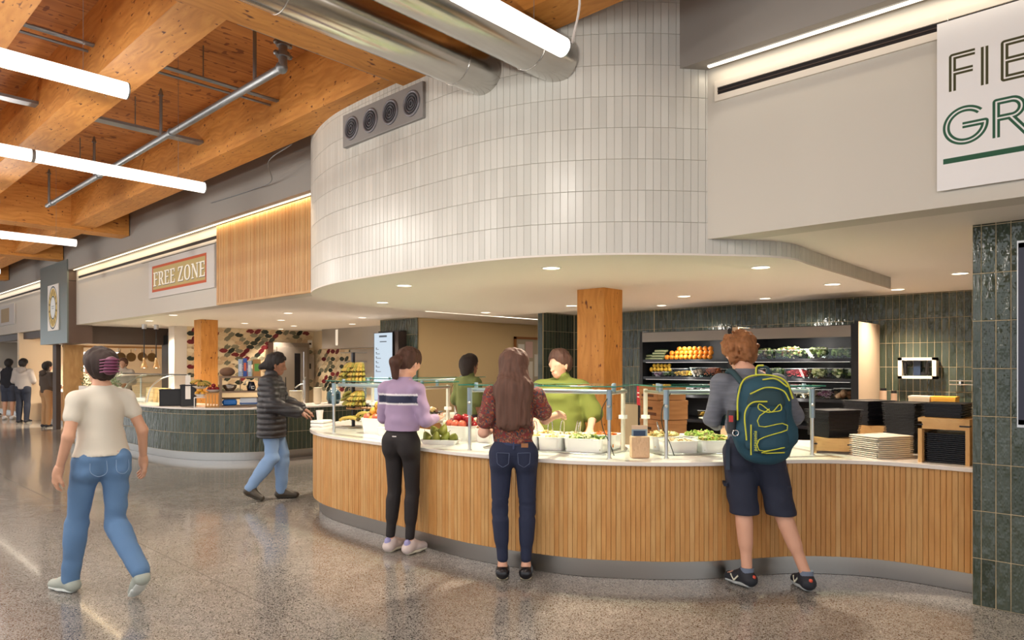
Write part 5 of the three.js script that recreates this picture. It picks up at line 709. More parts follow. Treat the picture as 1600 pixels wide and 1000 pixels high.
function nets(prims, cell, o = {}) {                // surface nets over the field -> smooth indexed mesh
  const f0 = field(prims), f = (x, y, z) => { let d = f0(x, y, z); if (o.disp && d < 0.06 && d > -0.06) d += o.disp(x, y, z); if (o.cut) d = Math.max(d, o.cut(x, y, z)); return d; };
  const lo = [9, 9, 9], hi = [-9, -9, -9];
  for (const p of prims) { if (p.neg) continue; const w = Math.max(p.ra, p.rb) * (p.lat ? Math.max(1, p.sx) : 1) + 0.02 + (o.pad || 0); for (let i = 0; i < 3; i++) { lo[i] = Math.min(lo[i], p.a[i] - w, p.b[i] - w); hi[i] = Math.max(hi[i], p.a[i] + w, p.b[i] + w); } }
  if (o.box) for (let i = 0; i < 3; i++) { lo[i] = Math.max(lo[i], o.box[0][i]); hi[i] = Math.min(hi[i], o.box[1][i]); }
  const n = lo.map((l, i) => Math.ceil((hi[i] - l) / cell) + 2), [nx, ny, nz] = n, val = new Float32Array(nx * ny * nz), I = (i, j, k) => i + nx * (j + ny * k);
  for (let k = 0; k < nz; k++) for (let j = 0; j < ny; j++) for (let i = 0; i < nx; i++) val[I(i, j, k)] = f(lo[0] + i * cell, lo[1] + j * cell, lo[2] + k * cell);
  const vid = new Int32Array(nx * ny * nz).fill(-1), pos = [], idx = [];
  for (let k = 0; k < nz - 1; k++) for (let j = 0; j < ny - 1; j++) for (let i = 0; i < nx - 1; i++) {
    let m = 0; const v = []; for (let c = 0; c < 8; c++) { const q = val[I(i + (c & 1), j + ((c >> 1) & 1), k + (c >> 2))]; v.push(q); if (q < 0) m |= 1 << c; } if (m === 0 || m === 255) continue;
    let x = 0, y = 0, z = 0, e = 0;
    for (let c = 0; c < 8; c++) for (const b of [1, 2, 4]) if (!(c & b)) { const d = c | b; if ((v[c] < 0) !== (v[d] < 0)) { const t = v[c] / (v[c] - v[d]); x += (c & 1) + (b === 1 ? t : 0); y += ((c >> 1) & 1) + (b === 2 ? t : 0); z += (c >> 2) + (b === 4 ? t : 0); e++; } }
    vid[I(i, j, k)] = pos.length / 3; pos.push(lo[0] + (i + x / e) * cell, lo[1] + (j + y / e) * cell, lo[2] + (k + z / e) * cell);
  }
  const quad = (a, b, c, d, s) => { if (a < 0 || b < 0 || c < 0 || d < 0) return; s ? idx.push(a, b, c, a, c, d) : idx.push(a, c, b, a, d, c); };
  for (let k = 1; k < nz - 1; k++) for (let j = 1; j < ny - 1; j++) for (let i = 1; i < nx - 1; i++) {
    const s = val[I(i, j, k)] < 0;
    if (s !== val[I(i + 1, j, k)] < 0) quad(vid[I(i, j - 1, k - 1)], vid[I(i, j, k - 1)], vid[I(i, j, k)], vid[I(i, j - 1, k)], s);
    if (s !== val[I(i, j + 1, k)] < 0) quad(vid[I(i - 1, j, k - 1)], vid[I(i - 1, j, k)], vid[I(i, j, k)], vid[I(i, j, k - 1)], s);
    if (s !== val[I(i, j, k + 1)] < 0) quad(vid[I(i - 1, j - 1, k)], vid[I(i, j - 1, k)], vid[I(i, j, k)], vid[I(i - 1, j, k)], s);
  }
  const g = new THREE.BufferGeometry(); g.setAttribute('position', new THREE.Float32BufferAttribute(pos, 3)); g.setIndex(idx); g.computeVertexNormals();
  const uv = new Float32Array(pos.length / 3 * 2); for (let i = 0; i < pos.length / 3; i++) { uv[2 * i] = pos[3 * i] + pos[3 * i + 2]; uv[2 * i + 1] = pos[3 * i + 1]; } g.setAttribute('uv', new THREE.BufferAttribute(uv, 2));
  if (o.color) { const c = new Float32Array(pos.length), q = new THREE.Color(); for (let i = 0; i < pos.length; i += 3) { q.set(o.color(pos[i], pos[i + 1], pos[i + 2])); c[i] = q.r; c[i + 1] = q.g; c[i + 2] = q.b; } g.setAttribute('color', new THREE.BufferAttribute(c, 3)); }
  return g;
}
const add3 = (a, b, k = 1) => [a[0] + b[0] * k, a[1] + b[1] * k, a[2] + b[2] * k], lerp3 = (a, b, t) => [a[0] + (b[0] - a[0]) * t, a[1] + (b[1] - a[1]) * t, a[2] + (b[2] - a[2]) * t];
const nrm = (a) => { const l = Math.hypot(...a) || 1; return [a[0] / l, a[1] / l, a[2] / l]; }, crs = (a, b) => [a[1] * b[2] - a[2] * b[1], a[2] * b[0] - a[0] * b[2], a[0] * b[1] - a[1] * b[0]], sub3 = (a, b) => [a[0] - b[0], a[1] - b[1], a[2] - b[2]];
const skinA = M(0xd2a184, 0.55), skinB = M(0xdba88e, 0.55), skinC = M(0x8a5f48, 0.55), vcMat = (r) => M(0xffffff, r, 0, { vertexColors: true });
function handPrims(wr, el, palmN, side, curl = 0.5, s = 1) {   // palm, four unequal bent fingers and a thumb off the side of the palm
  const f = nrm(sub3(wr, el)), n = nrm(palmN), l = nrm(crs(f, n)), P = (u, v, w) => [wr[0] + f[0] * u * s + l[0] * v * s + n[0] * w * s, wr[1] + f[1] * u * s + l[1] * v * s + n[1] * w * s, wr[2] + f[2] * u * s + l[2] * v * s + n[2] * w * s], out = [cap(P(0.0, 0, 0), P(0.03, 0, 0), 0.024 * s, 0.026 * s, { k: 0.02 }), cap(P(0.035, 0, 0), P(0.075, 0, 0), 0.02 * s, 0.0185 * s, { lat: l, sx: 1.9, k: 0.02 })];
  [[-0.03, 0.058, 0.0082], [-0.01, 0.072, 0.0088], [0.011, 0.076, 0.009], [0.031, 0.068, 0.0088]].forEach(([v, L, r]) => {
    const vv = v * side, a = P(0.08, vv, 0), c1 = curl * 0.8, c2 = curl * 1.8, b = P(0.08 + L * 0.5 * Math.cos(c1), vv * 1.1, L * 0.5 * Math.sin(c1)), c = P(0.08 + L * 0.5 * Math.cos(c1) + L * 0.45 * Math.cos(c2), vv * 1.1, L * 0.5 * Math.sin(c1) + L * 0.45 * Math.sin(c2));
    out.push(cap(a, b, r * s, r * 0.95 * s, { k: 0.006 }), cap(b, c, r * 0.95 * s, r * 0.78 * s, { k: 0.006 }));
  });
  out.push(cap(P(0.03, 0.03 * side, 0.004), P(0.06, 0.05 * side, 0.018), 0.0125 * s, 0.0105 * s, { k: 0.012 }), cap(P(0.06, 0.05 * side, 0.018), P(0.088, 0.05 * side, 0.034), 0.0105 * s, 0.0085 * s, { k: 0.006 }));
  return out;
}
function rig(c = {}) {                              // joints of a 1.66 m figure facing +z; +x is the figure's left
  const J = { head: [0, 1.545, 0.02], neck: [0, 1.42, -0.01], chest: [0, 1.27, 0], waist: [0, 1.06, 0], pelvis: [0, 0.93, -0.005], shL: [0.16, 1.335, -0.01], shR: [-0.16, 1.335, -0.01], elL: [0.215, 1.1, -0.03], elR: [-0.215, 1.1, -0.03], wrL: [0.21, 0.87, 0.04], wrR: [-0.21, 0.87, 0.04], hipL: [0.085, 0.89, 0], hipR: [-0.085, 0.89, 0], knL: [0.09, 0.49, 0.015], knR: [-0.09, 0.49, 0.015], anL: [0.09, 0.09, -0.03], anR: [-0.09, 0.09, -0.03], toeL: [0.11, 0.03, 0.14], toeR: [-0.11, 0.03, 0.14], ...c.J };
  const w = c.w || 1, yw = c.headYaw || 0, pt = c.headPitch || 0, X = [Math.cos(yw), 0, -Math.sin(yw)], Zf = [Math.sin(yw) * Math.cos(pt), -Math.sin(pt), Math.cos(yw) * Math.cos(pt)], Yf = crs(Zf, X), hp = (x, y, z) => [J.head[0] + X[0] * x + Yf[0] * y + Zf[0] * z, J.head[1] + X[1] * x + Yf[1] * y + Zf[1] * z, J.head[2] + X[2] * x + Yf[2] * y + Zf[2] * z];
  return { J, hp, X, Zf, Yf, w, c };
}
function bodyPrims(R) {
  const { J, w } = R, L = [1, 0, 0], p = [cap(J.chest, J.waist, 0.098 * w, 0.085 * w, { lat: L, sx: 1.38, k: 0.05 }), cap(J.waist, J.pelvis, 0.085 * w, 0.1 * w, { lat: L, sx: 1.42, k: 0.05 }), cap(J.shL, J.shR, 0.048 * w, 0.048 * w, { k: 0.04 }), cap(J.chest, J.neck, 0.09 * w, 0.045, { k: 0.05 }), cap(J.neck, J.shL, 0.034, 0.044 * w, { k: 0.03 }), cap(J.neck, J.shR, 0.034, 0.044 * w, { k: 0.03 }), cap(J.neck, add3(J.head, [0, -0.06, -0.01]), 0.048, 0.05, { k: 0.03 })];
  for (const s of ['L', 'R']) {
    p.push(cap(J['sh' + s], J['el' + s], 0.046 * w, 0.037 * w, { k: 0.03 }), cap(J['el' + s], J['wr' + s], 0.038 * w, 0.025 * w, { k: 0.02 }));
    const kn = J['kn' + s], an = J['an' + s]; p.push(cap(J['hip' + s], kn, 0.079 * w, 0.052 * w, { k: 0.04 }), cap(kn, an, 0.047 * w, 0.033 * w, { k: 0.03 }), cap(add3(lerp3(kn, an, 0.18), [0, 0, -0.016]), add3(lerp3(kn, an, 0.5), [0, 0, -0.012]), 0.047 * w, 0.036 * w, { k: 0.04 }), cap(an, add3(J['toe' + s], [0, 0.02, -0.02]), 0.034, 0.024, { k: 0.02 }));
  }
  return p;
}
function headPrims(R) {
  const h = R.hp; return [cap(h(0, 0.03, -0.02), h(0, 0.04, 0.005), 0.084, 0.082, { k: 0.03 }), cap(h(0, -0.03, 0.03), h(0, -0.075, 0.045), 0.058, 0.04, { k: 0.05 }), cap(h(0, 0.0, 0.085), h(0, -0.032, 0.103), 0.009, 0.014, { k: 0.02 }), cap(h(-0.02, -0.062, 0.08), h(0.02, -0.062, 0.08), 0.009, 0.009, { k: 0.015 }), cap(h(-0.05, 0.018, 0.066), h(0.05, 0.018, 0.066), 0.014, 0.014, { k: 0.02 }), cap(h(0.083, 0.0, -0.005), h(0.085, -0.03, 0.0), 0.014, 0.009, { k: 0.012 }), cap(h(-0.083, 0.0, -0.005), h(-0.085, -0.03, 0.0), 0.014, 0.009, { k: 0.012 }), cap(R.J.neck, h(0, -0.06, -0.01), 0.047, 0.048, { k: 0.03 })];
}
function shoe(t, R, s, upper, sole, high = 0) {
  const an = R.J['an' + s], to = R.J['toe' + s], f = nrm([to[0] - an[0], 0, to[2] - an[2]]), l = [f[2], 0, -f[0]], heel = add3([an[0], Math.max(0, an[1] - 0.09), an[2]], f, -0.03), tip = [to[0], Math.max(0, to[1] - 0.03), to[2]];
  const up = (q, y) => [q[0], q[1] + y, q[2]]; const o = mesh('shoe', nets([cap(up(heel, 0.05), up(tip, 0.042), 0.036, 0.026, { lat: l, sx: 1.25, k: 0.03 }), cap(up(heel, 0.05), up(add3(heel, f, 0.035), 0.088 + high), 0.04, 0.041, { k: 0.03 }), cap(up(add3(heel, f, 0.05), 0.088 + high * 0.6), up(lerp3(heel, tip, 0.6), 0.062), 0.038, 0.032, { k: 0.03 }), cap(up(lerp3(heel, tip, 0.55), 0.05), up(tip, 0.035), 0.034, 0.028, { lat: l, sx: 1.3, k: 0.02 })], 0.008), upper, t);
  mesh('sole', nets([cap(up(heel, 0.016), up(lerp3(heel, tip, 0.6), 0.016), 0.0165, 0.0165, { lat: l, sx: 2.5, k: 0.01 }), cap(up(lerp3(heel, tip, 0.5), 0.016), up(tip, 0.018), 0.0165, 0.016, { lat: l, sx: 2.6, k: 0.01 })], 0.007), sole, o);
  return o;
}
const grow = (ps, d) => ps.map((p) => ({ ...p, ra: p.ra + d, rb: p.rb + d }));
function person(label, x, z, dir, c) {
  const t = thing('person', label, 'person', [x, 0, z], Math.atan2(dir[0], dir[1])); if (c.s) t.scale.setScalar(c.s);
  const R = rig(c), { J, hp } = R, cell = c.lod ? 0.022 : 0.014, bp = bodyPrims(R), L = [1, 0, 0];
  const fine = [nets(headPrims(R), c.lod ? 0.012 : 0.0055)];
  for (const s of ['L', 'R']) if (!c.hide || !c.hide.includes(s)) fine.push(nets([...handPrims(J['wr' + s], J['el' + s], (c.palm && c.palm[s]) || [s === 'L' ? -1 : 1, 0, 0], (s === 'L' ? 1 : -1) * (c.flip ? -1 : 1), (c.curl && c.curl[s]) ?? 0.5), cap(J['wr' + s], lerp3(J['wr' + s], J['el' + s], 0.12), 0.0245, 0.027)], c.lod ? 0.01 : 0.005));
  const strip = (g) => { const q = g.toNonIndexed(); return q; };
  mesh('body', mergeGeometries([strip(nets(bp, cell)), ...fine.map(strip)], false), c.skin, t);
  for (const s of [-1, 1]) { const e = mesh('eye', ball(0.0115, ...hp(s * 0.031, 0.004, 0.074), 1, 8, 6), M(0xe8e2da, 0.3), t); mesh('iris', ball(0.0065, ...hp(s * 0.031, 0.004, 0.0815), 1, 8, 6), M(0x2e1d12, 0.3), e); }
  // trousers
  const q = c.pants, legP = []; for (const s of ['L', 'R']) { const hip = J['hip' + s], kn = J['kn' + s], an = J['an' + s]; if (q.short) legP.push(cap(hip, kn, 0.098, q.flare || 0.088, { k: 0.04 })); else legP.push(cap(hip, kn, 0.079 * R.w + q.fit, 0.052 * R.w + q.fit, { k: 0.03 }), cap(kn, add3(an, [0, q.ankle || 0, 0]), 0.048 * R.w + q.fit * (q.wide || 1), 0.033 * R.w + q.fit * (q.wide || 1), { k: 0.02 }), cap(add3(lerp3(kn, an, 0.18), [0, 0, -0.016]), add3(lerp3(kn, an, 0.5), [0, 0, -0.012]), 0.047 * R.w + q.fit, 0.036 * R.w + q.fit, { k: 0.04 })); legP.push(cap(add3(hip, [0, 0.02, -0.03]), add3(hip, [0, -0.04, -0.035]), 0.078 * R.w + q.fit * 0.6, 0.075 * R.w + q.fit * 0.6, { k: 0.04 })); }
  const wy = q.top || 1.0, hem = q.short ? q.hem : 0.055; const pm = mesh('trousers', nets([cap(J.waist, J.pelvis, 0.088 * R.w + q.fit * 0.5, 0.102 * R.w + q.fit * 0.6, { lat: L, sx: 1.42, k: 0.05 }), ...legP], c.lod ? 0.02 : 0.0095, { cut: (X, Y, Z) => Math.max(Y - wy, hem + (q.lift ? q.lift(X, Y, Z) : 0) - Y), disp: q.disp, color: q.color }), q.mat, t);
  if (q.extra) q.extra(pm, R);
  // top
  const u = c.top, armP = []; for (const s of ['L', 'R']) { const sh = J['sh' + s], el = J['el' + s], wr = J['wr' + s], f = u.fit; if (u.sleeve === 'long') armP.push(cap(sh, el, 0.05 * R.w + f, 0.04 * R.w + f, { k: 0.03 }), cap(el, lerp3(el, wr, 0.9), 0.04 * R.w + f, 0.029 * R.w + f * 0.8, { k: 0.015 })); else armP.push(cap(sh, lerp3(sh, el, u.len || 0.55), 0.047 * R.w + f, (u.puff || 0.047) * R.w + f, { k: 0.025 })); }
  const hy = u.hem; const tm = mesh('top', nets([cap(J.chest, J.waist, 0.1 * R.w + u.fit, (u.waist || 0.09) * R.w + u.fit, { lat: L, sx: 1.38, k: 0.05 }), cap(J.waist, [J.pelvis[0], hy - 0.03, J.pelvis[2]], (u.waist || 0.09) * R.w + u.fit, (u.bottom || 0.098) * R.w + u.fit, { lat: L, sx: 1.42, k: 0.04 }), cap(J.shL, J.shR, 0.05 * R.w + u.fit * 0.4, 0.05 * R.w + u.fit * 0.4, { k: 0.04 }), ...['L', 'R'].map((s) => cap(add3(J.neck, [0, -0.02, 0]), J['sh' + s], 0.04 + u.fit * 0.3, 0.047 * R.w + u.fit * 0.6, { k: 0.03 })), cap(J.chest, lerp3(J.chest, J.neck, 0.92), 0.09 * R.w + u.fit, 0.052, { k: 0.05 }), ...(u.collar ? [cap(J.neck, add3(J.neck, [0, 0.03, 0.01]), 0.066, 0.066, { k: 0.02 })] : []), ...armP], c.lod ? 0.02 : (u.cell || 0.0095), { cut: (X, Y, Z) => Math.max(hy - Y, u.collar ? -1 : (Math.hypot(X - J.neck[0], Z - J.neck[2]) < 0.1 ? Y - (J.neck[1] + 0.012) : -1)), disp: u.disp, color: u.color }), u.mat, t);
  if (u.extra) u.extra(tm, R);
  if (c.hair) mesh('hair', nets(c.hair(R), c.lod ? 0.014 : 0.0075, { disp: (X, Y, Z) => (n3(X * 60, Y * (c.messy ? 40 : 9), Z * 60) - 0.5) * (c.messy ? 0.03 : 0.014) + (c.messy ? (n3(X * 22, Y * 22, Z * 22) - 0.5) * 0.045 : 0), color: (X, Y, Z) => { const k = 0.72 + 0.55 * n3(X * 110, Y * 10, Z * 110); return new THREE.Color(c.hairCol).multiplyScalar(k); } }), vcMat(0.72), t);
  if (c.shoes) for (const s of ['L', 'R']) { const o = shoe(t, R, s, c.shoes[0], c.shoes[1], c.shoes[2] || 0); if (c.shoeExtra) c.shoeExtra(o, R, s); }
  return { t, R };
}
const cloth = (amp, f) => (x, y, z) => (n3(x * f + 3, y * f * 1.2, z * f) - 0.5) * amp;
const denim = (c) => M(c, 0.85, 0, { bumpMap: rep(T_wave, 60, 60), bumpScale: 0.0006 });
const scalp = (R, r = 0.094) => [cap(R.hp(0, 0.045, -0.03), R.hp(0, 0.06, 0.0), r, r - 0.002, { k: 0.03 }), cap(R.hp(0.0, 0.0, -0.05), R.hp(0, 0.03, -0.04), r - 0.012, r - 0.006, { k: 0.03 }), { ...cap(R.hp(0, -0.045, 0.09), R.hp(0, 0.02, 0.1), 0.075, 0.06), neg: true }];
const FWD = [0.7314, -0.682];
// customer in a purple sweater, facing the bar
{
  const stripe = (x, y) => y > 1.215 && y < 1.232 || y > 1.29 && y < 1.307 ? 0xe6e2e6 : y > 1.232 && y < 1.29 ? 0x343851 : 0xa48fae;
  const { t } = person('person in a lilac sweater with a dark striped band and black leggings at the fruit', 3.55, -4.56, [0.97, -0.24], {
    skin: skinB, w: 0.96, headPitch: 0.55, headYaw: -0.12, s: 1.01, J: { head: [0, 1.545, 0.085], neck: [0, 1.43, 0.02], chest: [0, 1.28, 0.0], elR: [-0.225, 1.085, 0.02], wrR: [-0.16, 1.09, 0.25], elL: [0.22, 1.09, 0.03], wrL: [0.1, 1.1, 0.27], anL: [0.09, 0.09, -0.04], knR: [-0.085, 0.49, 0.03], anR: [-0.095, 0.09, -0.02] },
    palm: { L: [0, 1, 0], R: [0, 1, 0] }, curl: { L: 0.35, R: 0.35 },
    pants: { fit: 0.006, ankle: 0.05, mat: M(0x1e191b, 0.75), top: 1.06 }, top: { fit: 0.014, sleeve: 'long', hem: 1.0, bottom: 0.1, waist: 0.095, cell: 0.0075, mat: vcMat(0.9), disp: cloth(0.016, 16), color: (x, y, z) => (Math.abs(x) < 0.16 || z < -0.03 && Math.abs(x) < 0.2 ? stripe(x, y) : 0xa48fae) },
    hairCol: 0x4b2f22, hair: (R) => [...scalp(R), cap(R.hp(0, 0.04, -0.1), add3(R.J.head, [0.01, 0.02, -0.165]), 0.032, 0.042, { k: 0.02 }), cap(add3(R.J.head, [0.01, 0.02, -0.165]), add3(R.J.head, [0.02, -0.1, -0.15]), 0.044, 0.028, { k: 0.02 })],
    shoes: [M(0xd4c6c2, 0.7), M(0xdcd8c4, 0.6)], shoeExtra: (o, R, s) => { const an = R.J['an' + s]; mesh('patch', nets([cap([an[0], 0.07, an[2] - 0.034], [an[0], 0.095, an[2] - 0.03], 0.03, 0.03)], 0.008), M(0x9a98c8, 0.6), o); },
  });
  mesh('scrunchie', uvm(new THREE.TorusGeometry(0.03, 0.014, 8, 16).rotateX(0.5).translate(0.005, 1.585, -0.055)), M(0x5a3a34, 0.8), t); mesh('logo', box(-0.05, 0.96, -0.147, -0.015, 0.968, -0.138), M(0xd8d4d4, 0.6), t);
  const pl = thing('dinner_plate', 'dark plate of salad held by the person in lilac', 'plate', [3.89, 1.128, -4.62]); mesh('plate', lathe([[0.001, 0], [0.07, 0], [0.125, 0.016], [0.124, 0.02], [0.07, 0.006], [0.001, 0.005]], 26), M(0x2b2a2c, 0.4), pl); const f = mesh('food', heap(0.17, 0.17, 0.05, 40, 0.02, [1, 0, 2], [0x6b3f2a, 0xd8cfa8, 0x8a4a30, 0xb09a60], 0.8).translate(0, 0.008, 0), heapMat, pl); f.userData.kind = 'stuff';
}
// customer with long brown hair
{
  const fl = [0x8a3f2c, 0x33414f, 0x9c5a34, 0x51302e, 0xa8705a, 0x5a4a3c, 0x7a2f34];
  const { t } = person('person with long brown hair in a floral blouse and dark blue jeans', 3.68, -3.415, [0.74, -0.67], {
    skin: skinB, w: 0.97, headPitch: 0.25, J: { head: [0, 1.53, 0.03], elR: [-0.235, 1.15, 0.06], wrR: [-0.33, 1.17, 0.26], elL: [0.22, 1.06, -0.03], wrL: [0.13, 1.07, 0.2], hipL: [0.09, 0.89, 0], hipR: [-0.09, 0.89, 0], knL: [0.1, 0.49, 0.0], knR: [-0.1, 0.49, 0.0], anL: [0.08, 0.09, -0.03], anR: [-0.09, 0.09, -0.03], toeL: [0.08, 0.03, 0.13], toeR: [-0.1, 0.03, 0.13] },
    palm: { L: [0, 1, 0], R: [0.3, -1, 0] }, curl: { L: 0.4, R: 0.7 },
    pants: { fit: 0.008, ankle: 0.06, mat: denim(0x222a44), top: 1.0, disp: (x, y, z) => (y < 0.58 && y > 0.42 ? (n3(x * 10, y * 60, z * 10) - 0.5) * 0.012 : 0), extra: (pm, R) => { const g = M(0x55607c, 0.8); for (const s of [-1, 1]) { mesh('pocket', uvm(new THREE.TubeGeometry(new THREE.CatmullRomCurve3([V(s * 0.03, 0.925, -0.141), V(s * 0.035, 0.85, -0.15), V(s * 0.075, 0.825, -0.147), V(s * 0.115, 0.85, -0.128), V(s * 0.12, 0.925, -0.115), V(s * 0.03, 0.925, -0.141)], false, 'catmullrom', 0.05), 40, 0.0022, 4)), g, pm); } mesh('waistband', uvm(new THREE.TorusGeometry(0.1, 0.006, 6, 36).scale(1.42, 1, 2.6).rotateX(Math.PI / 2).scale(0.97, 1, 0.97).translate(0, 0.982, -0.002)), denim(0x313b5c), pm); mesh('label_patch', box(-0.105, 0.962, -0.108, -0.055, 0.992, -0.1), M(0x9a6a44, 0.7), pm); mesh('belt_loop', box(-0.006, 0.95, -0.112, 0.006, 1.0, -0.1), denim(0x3c4566), pm); } },
    top: { fit: 0.011, sleeve: 'short', len: 0.66, puff: 0.062, hem: 0.985, waist: 0.086, bottom: 0.09, cell: 0.0068, mat: vcMat(0.85), disp: cloth(0.016, 22), color: (x, y, z) => { const a = n3(x * 46, y * 62, z * 46), b = n3(x * 46 + 9, y * 62, z * 46 + 4); return fl[Math.floor(Math.min(0.999, Math.max(0, a * 0.6 + b * 0.4)) * 14) % 7]; } },
    hairCol: 0x5e4033, hair: (R) => [...scalp(R, 0.097), cap(R.hp(0, 0.04, -0.04), [0, 1.36, -0.085], 0.085, 0.07, { lat: [1, 0, 0], sx: 1.22, k: 0.04 }), cap([0, 1.46, -0.05], [0, 1.36, -0.08], 0.075, 0.065, { lat: [1, 0, 0], sx: 1.45, k: 0.04 }), cap([0, 1.4, -0.1], [0, 1.14, -0.125], 0.055, 0.03, { lat: [1, 0, 0], sx: 2.5, k: 0.05 }), cap([0.05, 1.42, -0.085], [0.1, 1.13, -0.115], 0.045, 0.016, { k: 0.05 }), cap([-0.05, 1.42, -0.085], [-0.1, 1.13, -0.115], 0.045, 0.016, { k: 0.05 }), cap([0, 1.4, -0.1], [0.02, 1.1, -0.125], 0.04, 0.022, { lat: [1, 0, 0], sx: 2, k: 0.05 })],
    shoes: [P(0x15151c, 0.25), M(0xd8cdb0, 0.7), -0.03],
  });
}
// customer with the teal backpack
{
  const { t } = person('person with copper hair, teal backpack, grey top and navy shorts serving salad', 4.72, -1.955, [0.86, -0.51], {
    skin: skinB, w: 1.03, headPitch: 0.5, headYaw: 0.55, s: 1.04, messy: true, J: { head: [0.175, 1.575, 0.1], neck: [0.14, 1.46, 0.03], chest: [0.125, 1.3, 0.0], waist: [0.11, 1.08, 0], pelvis: [0.1, 0.93, -0.005], shL: [0.3, 1.365, 0.01], shR: [-0.055, 1.365, 0.01], elL: [0.36, 1.12, 0.05], wrL: [0.31, 1.06, 0.27], elR: [-0.19, 1.14, 0.12], wrR: [-0.06, 1.08, 0.3], hipL: [0.19, 0.9, 0], hipR: [0.005, 0.9, 0], knL: [0.16, 0.5, 0.0], knR: [-0.09, 0.5, 0.02], anL: [0.14, 0.1, -0.03], anR: [-0.235, 0.1, -0.02], toeL: [0.24, 0.03, 0.1], toeR: [-0.2, 0.03, 0.14] },
    palm: { L: [0, 1, 0], R: [0, 1, 0] }, curl: { L: 0.4, R: 0.4 },
    pants: { short: true, fit: 0.02, hem: 0.49, flare: 0.096, mat: M(0x22283c, 0.8), top: 1.02, disp: cloth(0.02, 11), extra: (pm) => { for (const x of [-0.12, 0.28]) mesh('pocket_flap', box(x - 0.012, 0.68, -0.06, x + 0.012, 0.7, 0.06), M(0x1b2032, 0.8), pm); mesh('strap', box(0.26, 0.8, -0.125, 0.285, 1.0, -0.117), M(0x2c3a4a, 0.8), pm); } },
    top: { fit: 0.016, sleeve: 'long', hem: 0.98, mat: vcMat(0.9), disp: cloth(0.016, 18), color: (x, y, z) => new THREE.Color(0x6f737e).multiplyScalar(0.82 + 0.4 * n3(x * 14, y * 160, z * 14)) },
    hairCol: 0x8c5a33, hair: (R) => [...scalp(R, 0.1), cap(R.hp(0, -0.01, -0.07), R.hp(0, -0.06, -0.07), 0.068, 0.05, { k: 0.03 }), cap(R.hp(0.06, 0.02, -0.03), R.hp(0.075, -0.045, 0.0), 0.045, 0.03, { k: 0.03 }), cap(R.hp(-0.06, 0.02, -0.03), R.hp(-0.075, -0.045, 0.0), 0.045, 0.03, { k: 0.03 }), cap(R.hp(0.03, 0.1, 0.03), R.hp(0.02, 0.06, 0.085), 0.045, 0.025, { k: 0.03 }), cap(R.hp(-0.04, 0.1, 0.0), R.hp(-0.04, 0.07, 0.075), 0.045, 0.025, { k: 0.03 })],
    shoes: [M(0x23262f, 0.7), M(0xa9b0b2, 0.6)], shoeExtra: (o, R, s) => { const an = R.J['an' + s], to = R.J['toe' + s], f = nrm([to[0] - an[0], 0, to[2] - an[2]]), l = [f[2], 0, -f[0]]; const q = (u, y, v) => V(an[0] + f[0] * u + l[0] * v, y, an[2] + f[2] * u + l[2] * v); for (const v of [-0.048, 0.048]) mesh('side_mark', uvm(new THREE.TubeGeometry(new THREE.CatmullRomCurve3([q(0.035, 0.078, v * 0.92), q(0.07, 0.038, v * 1.06), q(0.11, 0.07, v * 0.86)], false, 'catmullrom', 0), 16, 0.006, 5)), M(0xdfe0cc, 0.6), o); mesh('heel_tab', ball(0.014, an[0] - f[0] * 0.06, 0.085, an[2] - f[2] * 0.06), M(0xd0503a, 0.6), o); mesh('sock', rod(V(an[0], 0.07, an[2]), V(an[0], 0.135, an[2] + 0.003), 0.044, 16), M(0x6f7c92, 0.9), o); for (let i = 0; i < 4; i++) mesh('lace', rod(q(0.045 + i * 0.022, 0.1 - i * 0.01, -0.022), q(0.05 + i * 0.022, 0.1 - i * 0.01, 0.022), 0.004, 5), black, o); },
  });
  const pb = thing('backpack', 'teal backpack with yellow piping and bungee cord worn by the customer', 'backpack', [4.72, 0, -1.955], Math.atan2(0.86, -0.51)); pb.scale.setScalar(1.04);
  const teal = M(0x1f4a5c, 0.75), tealD = M(0x26424a, 0.8), yel = M(0xc9cc3c, 0.6), L = [1, 0, 0], X0 = 0.055;
  mesh('main_bag', nets([cap([X0, 1.05, -0.2], [X0, 1.32, -0.19], 0.115, 0.1, { lat: L, sx: 1.62, k: 0.05 }), cap([X0, 0.95, -0.2], [X0, 1.05, -0.21], 0.1, 0.115, { lat: L, sx: 1.6, k: 0.05 })], 0.0095, { disp: cloth(0.012, 14) }), teal, pb);
  mesh('front_pocket', nets([cap([X0, 0.99, -0.3], [X0, 1.2, -0.285], 0.06, 0.05, { lat: L, sx: 2.3, k: 0.04 })], 0.009, { disp: cloth(0.01, 16) }), M(0x1b4456, 0.75), pb); mesh('upper_pocket', nets([cap([X0, 1.25, -0.275], [X0, 1.31, -0.265], 0.045, 0.04, { lat: L, sx: 2.6, k: 0.04 })], 0.009), tealD, pb);
  const arc = (pts, r = 0.0055) => tube(pts, r, 30, 6);
  mesh('piping', arc([[X0 + 0.17, 1.14, -0.265], [X0 + 0.165, 1.3, -0.255], [X0 + 0.12, 1.405, -0.225], [X0, 1.43, -0.215], [X0 - 0.12, 1.395, -0.225], [X0 - 0.165, 1.28, -0.255]], 0.0058), yel, pb); mesh('piping', arc([[X0 + 0.125, 1.02, -0.345], [X0 + 0.13, 1.2, -0.33], [X0 + 0.09, 1.255, -0.325], [X0, 1.265, -0.335]], 0.005), yel, pb); mesh('piping', arc([[X0 + 0.1, 1.31, -0.312], [X0, 1.352, -0.312], [X0 - 0.1, 1.33, -0.31], [X0 - 0.135, 1.27, -0.308]], 0.005), yel, pb); mesh('piping', arc([[X0 + 0.02, 1.4, -0.27], [X0 - 0.06, 1.405, -0.262], [X0 - 0.13, 1.355, -0.268]], 0.005), yel, pb);
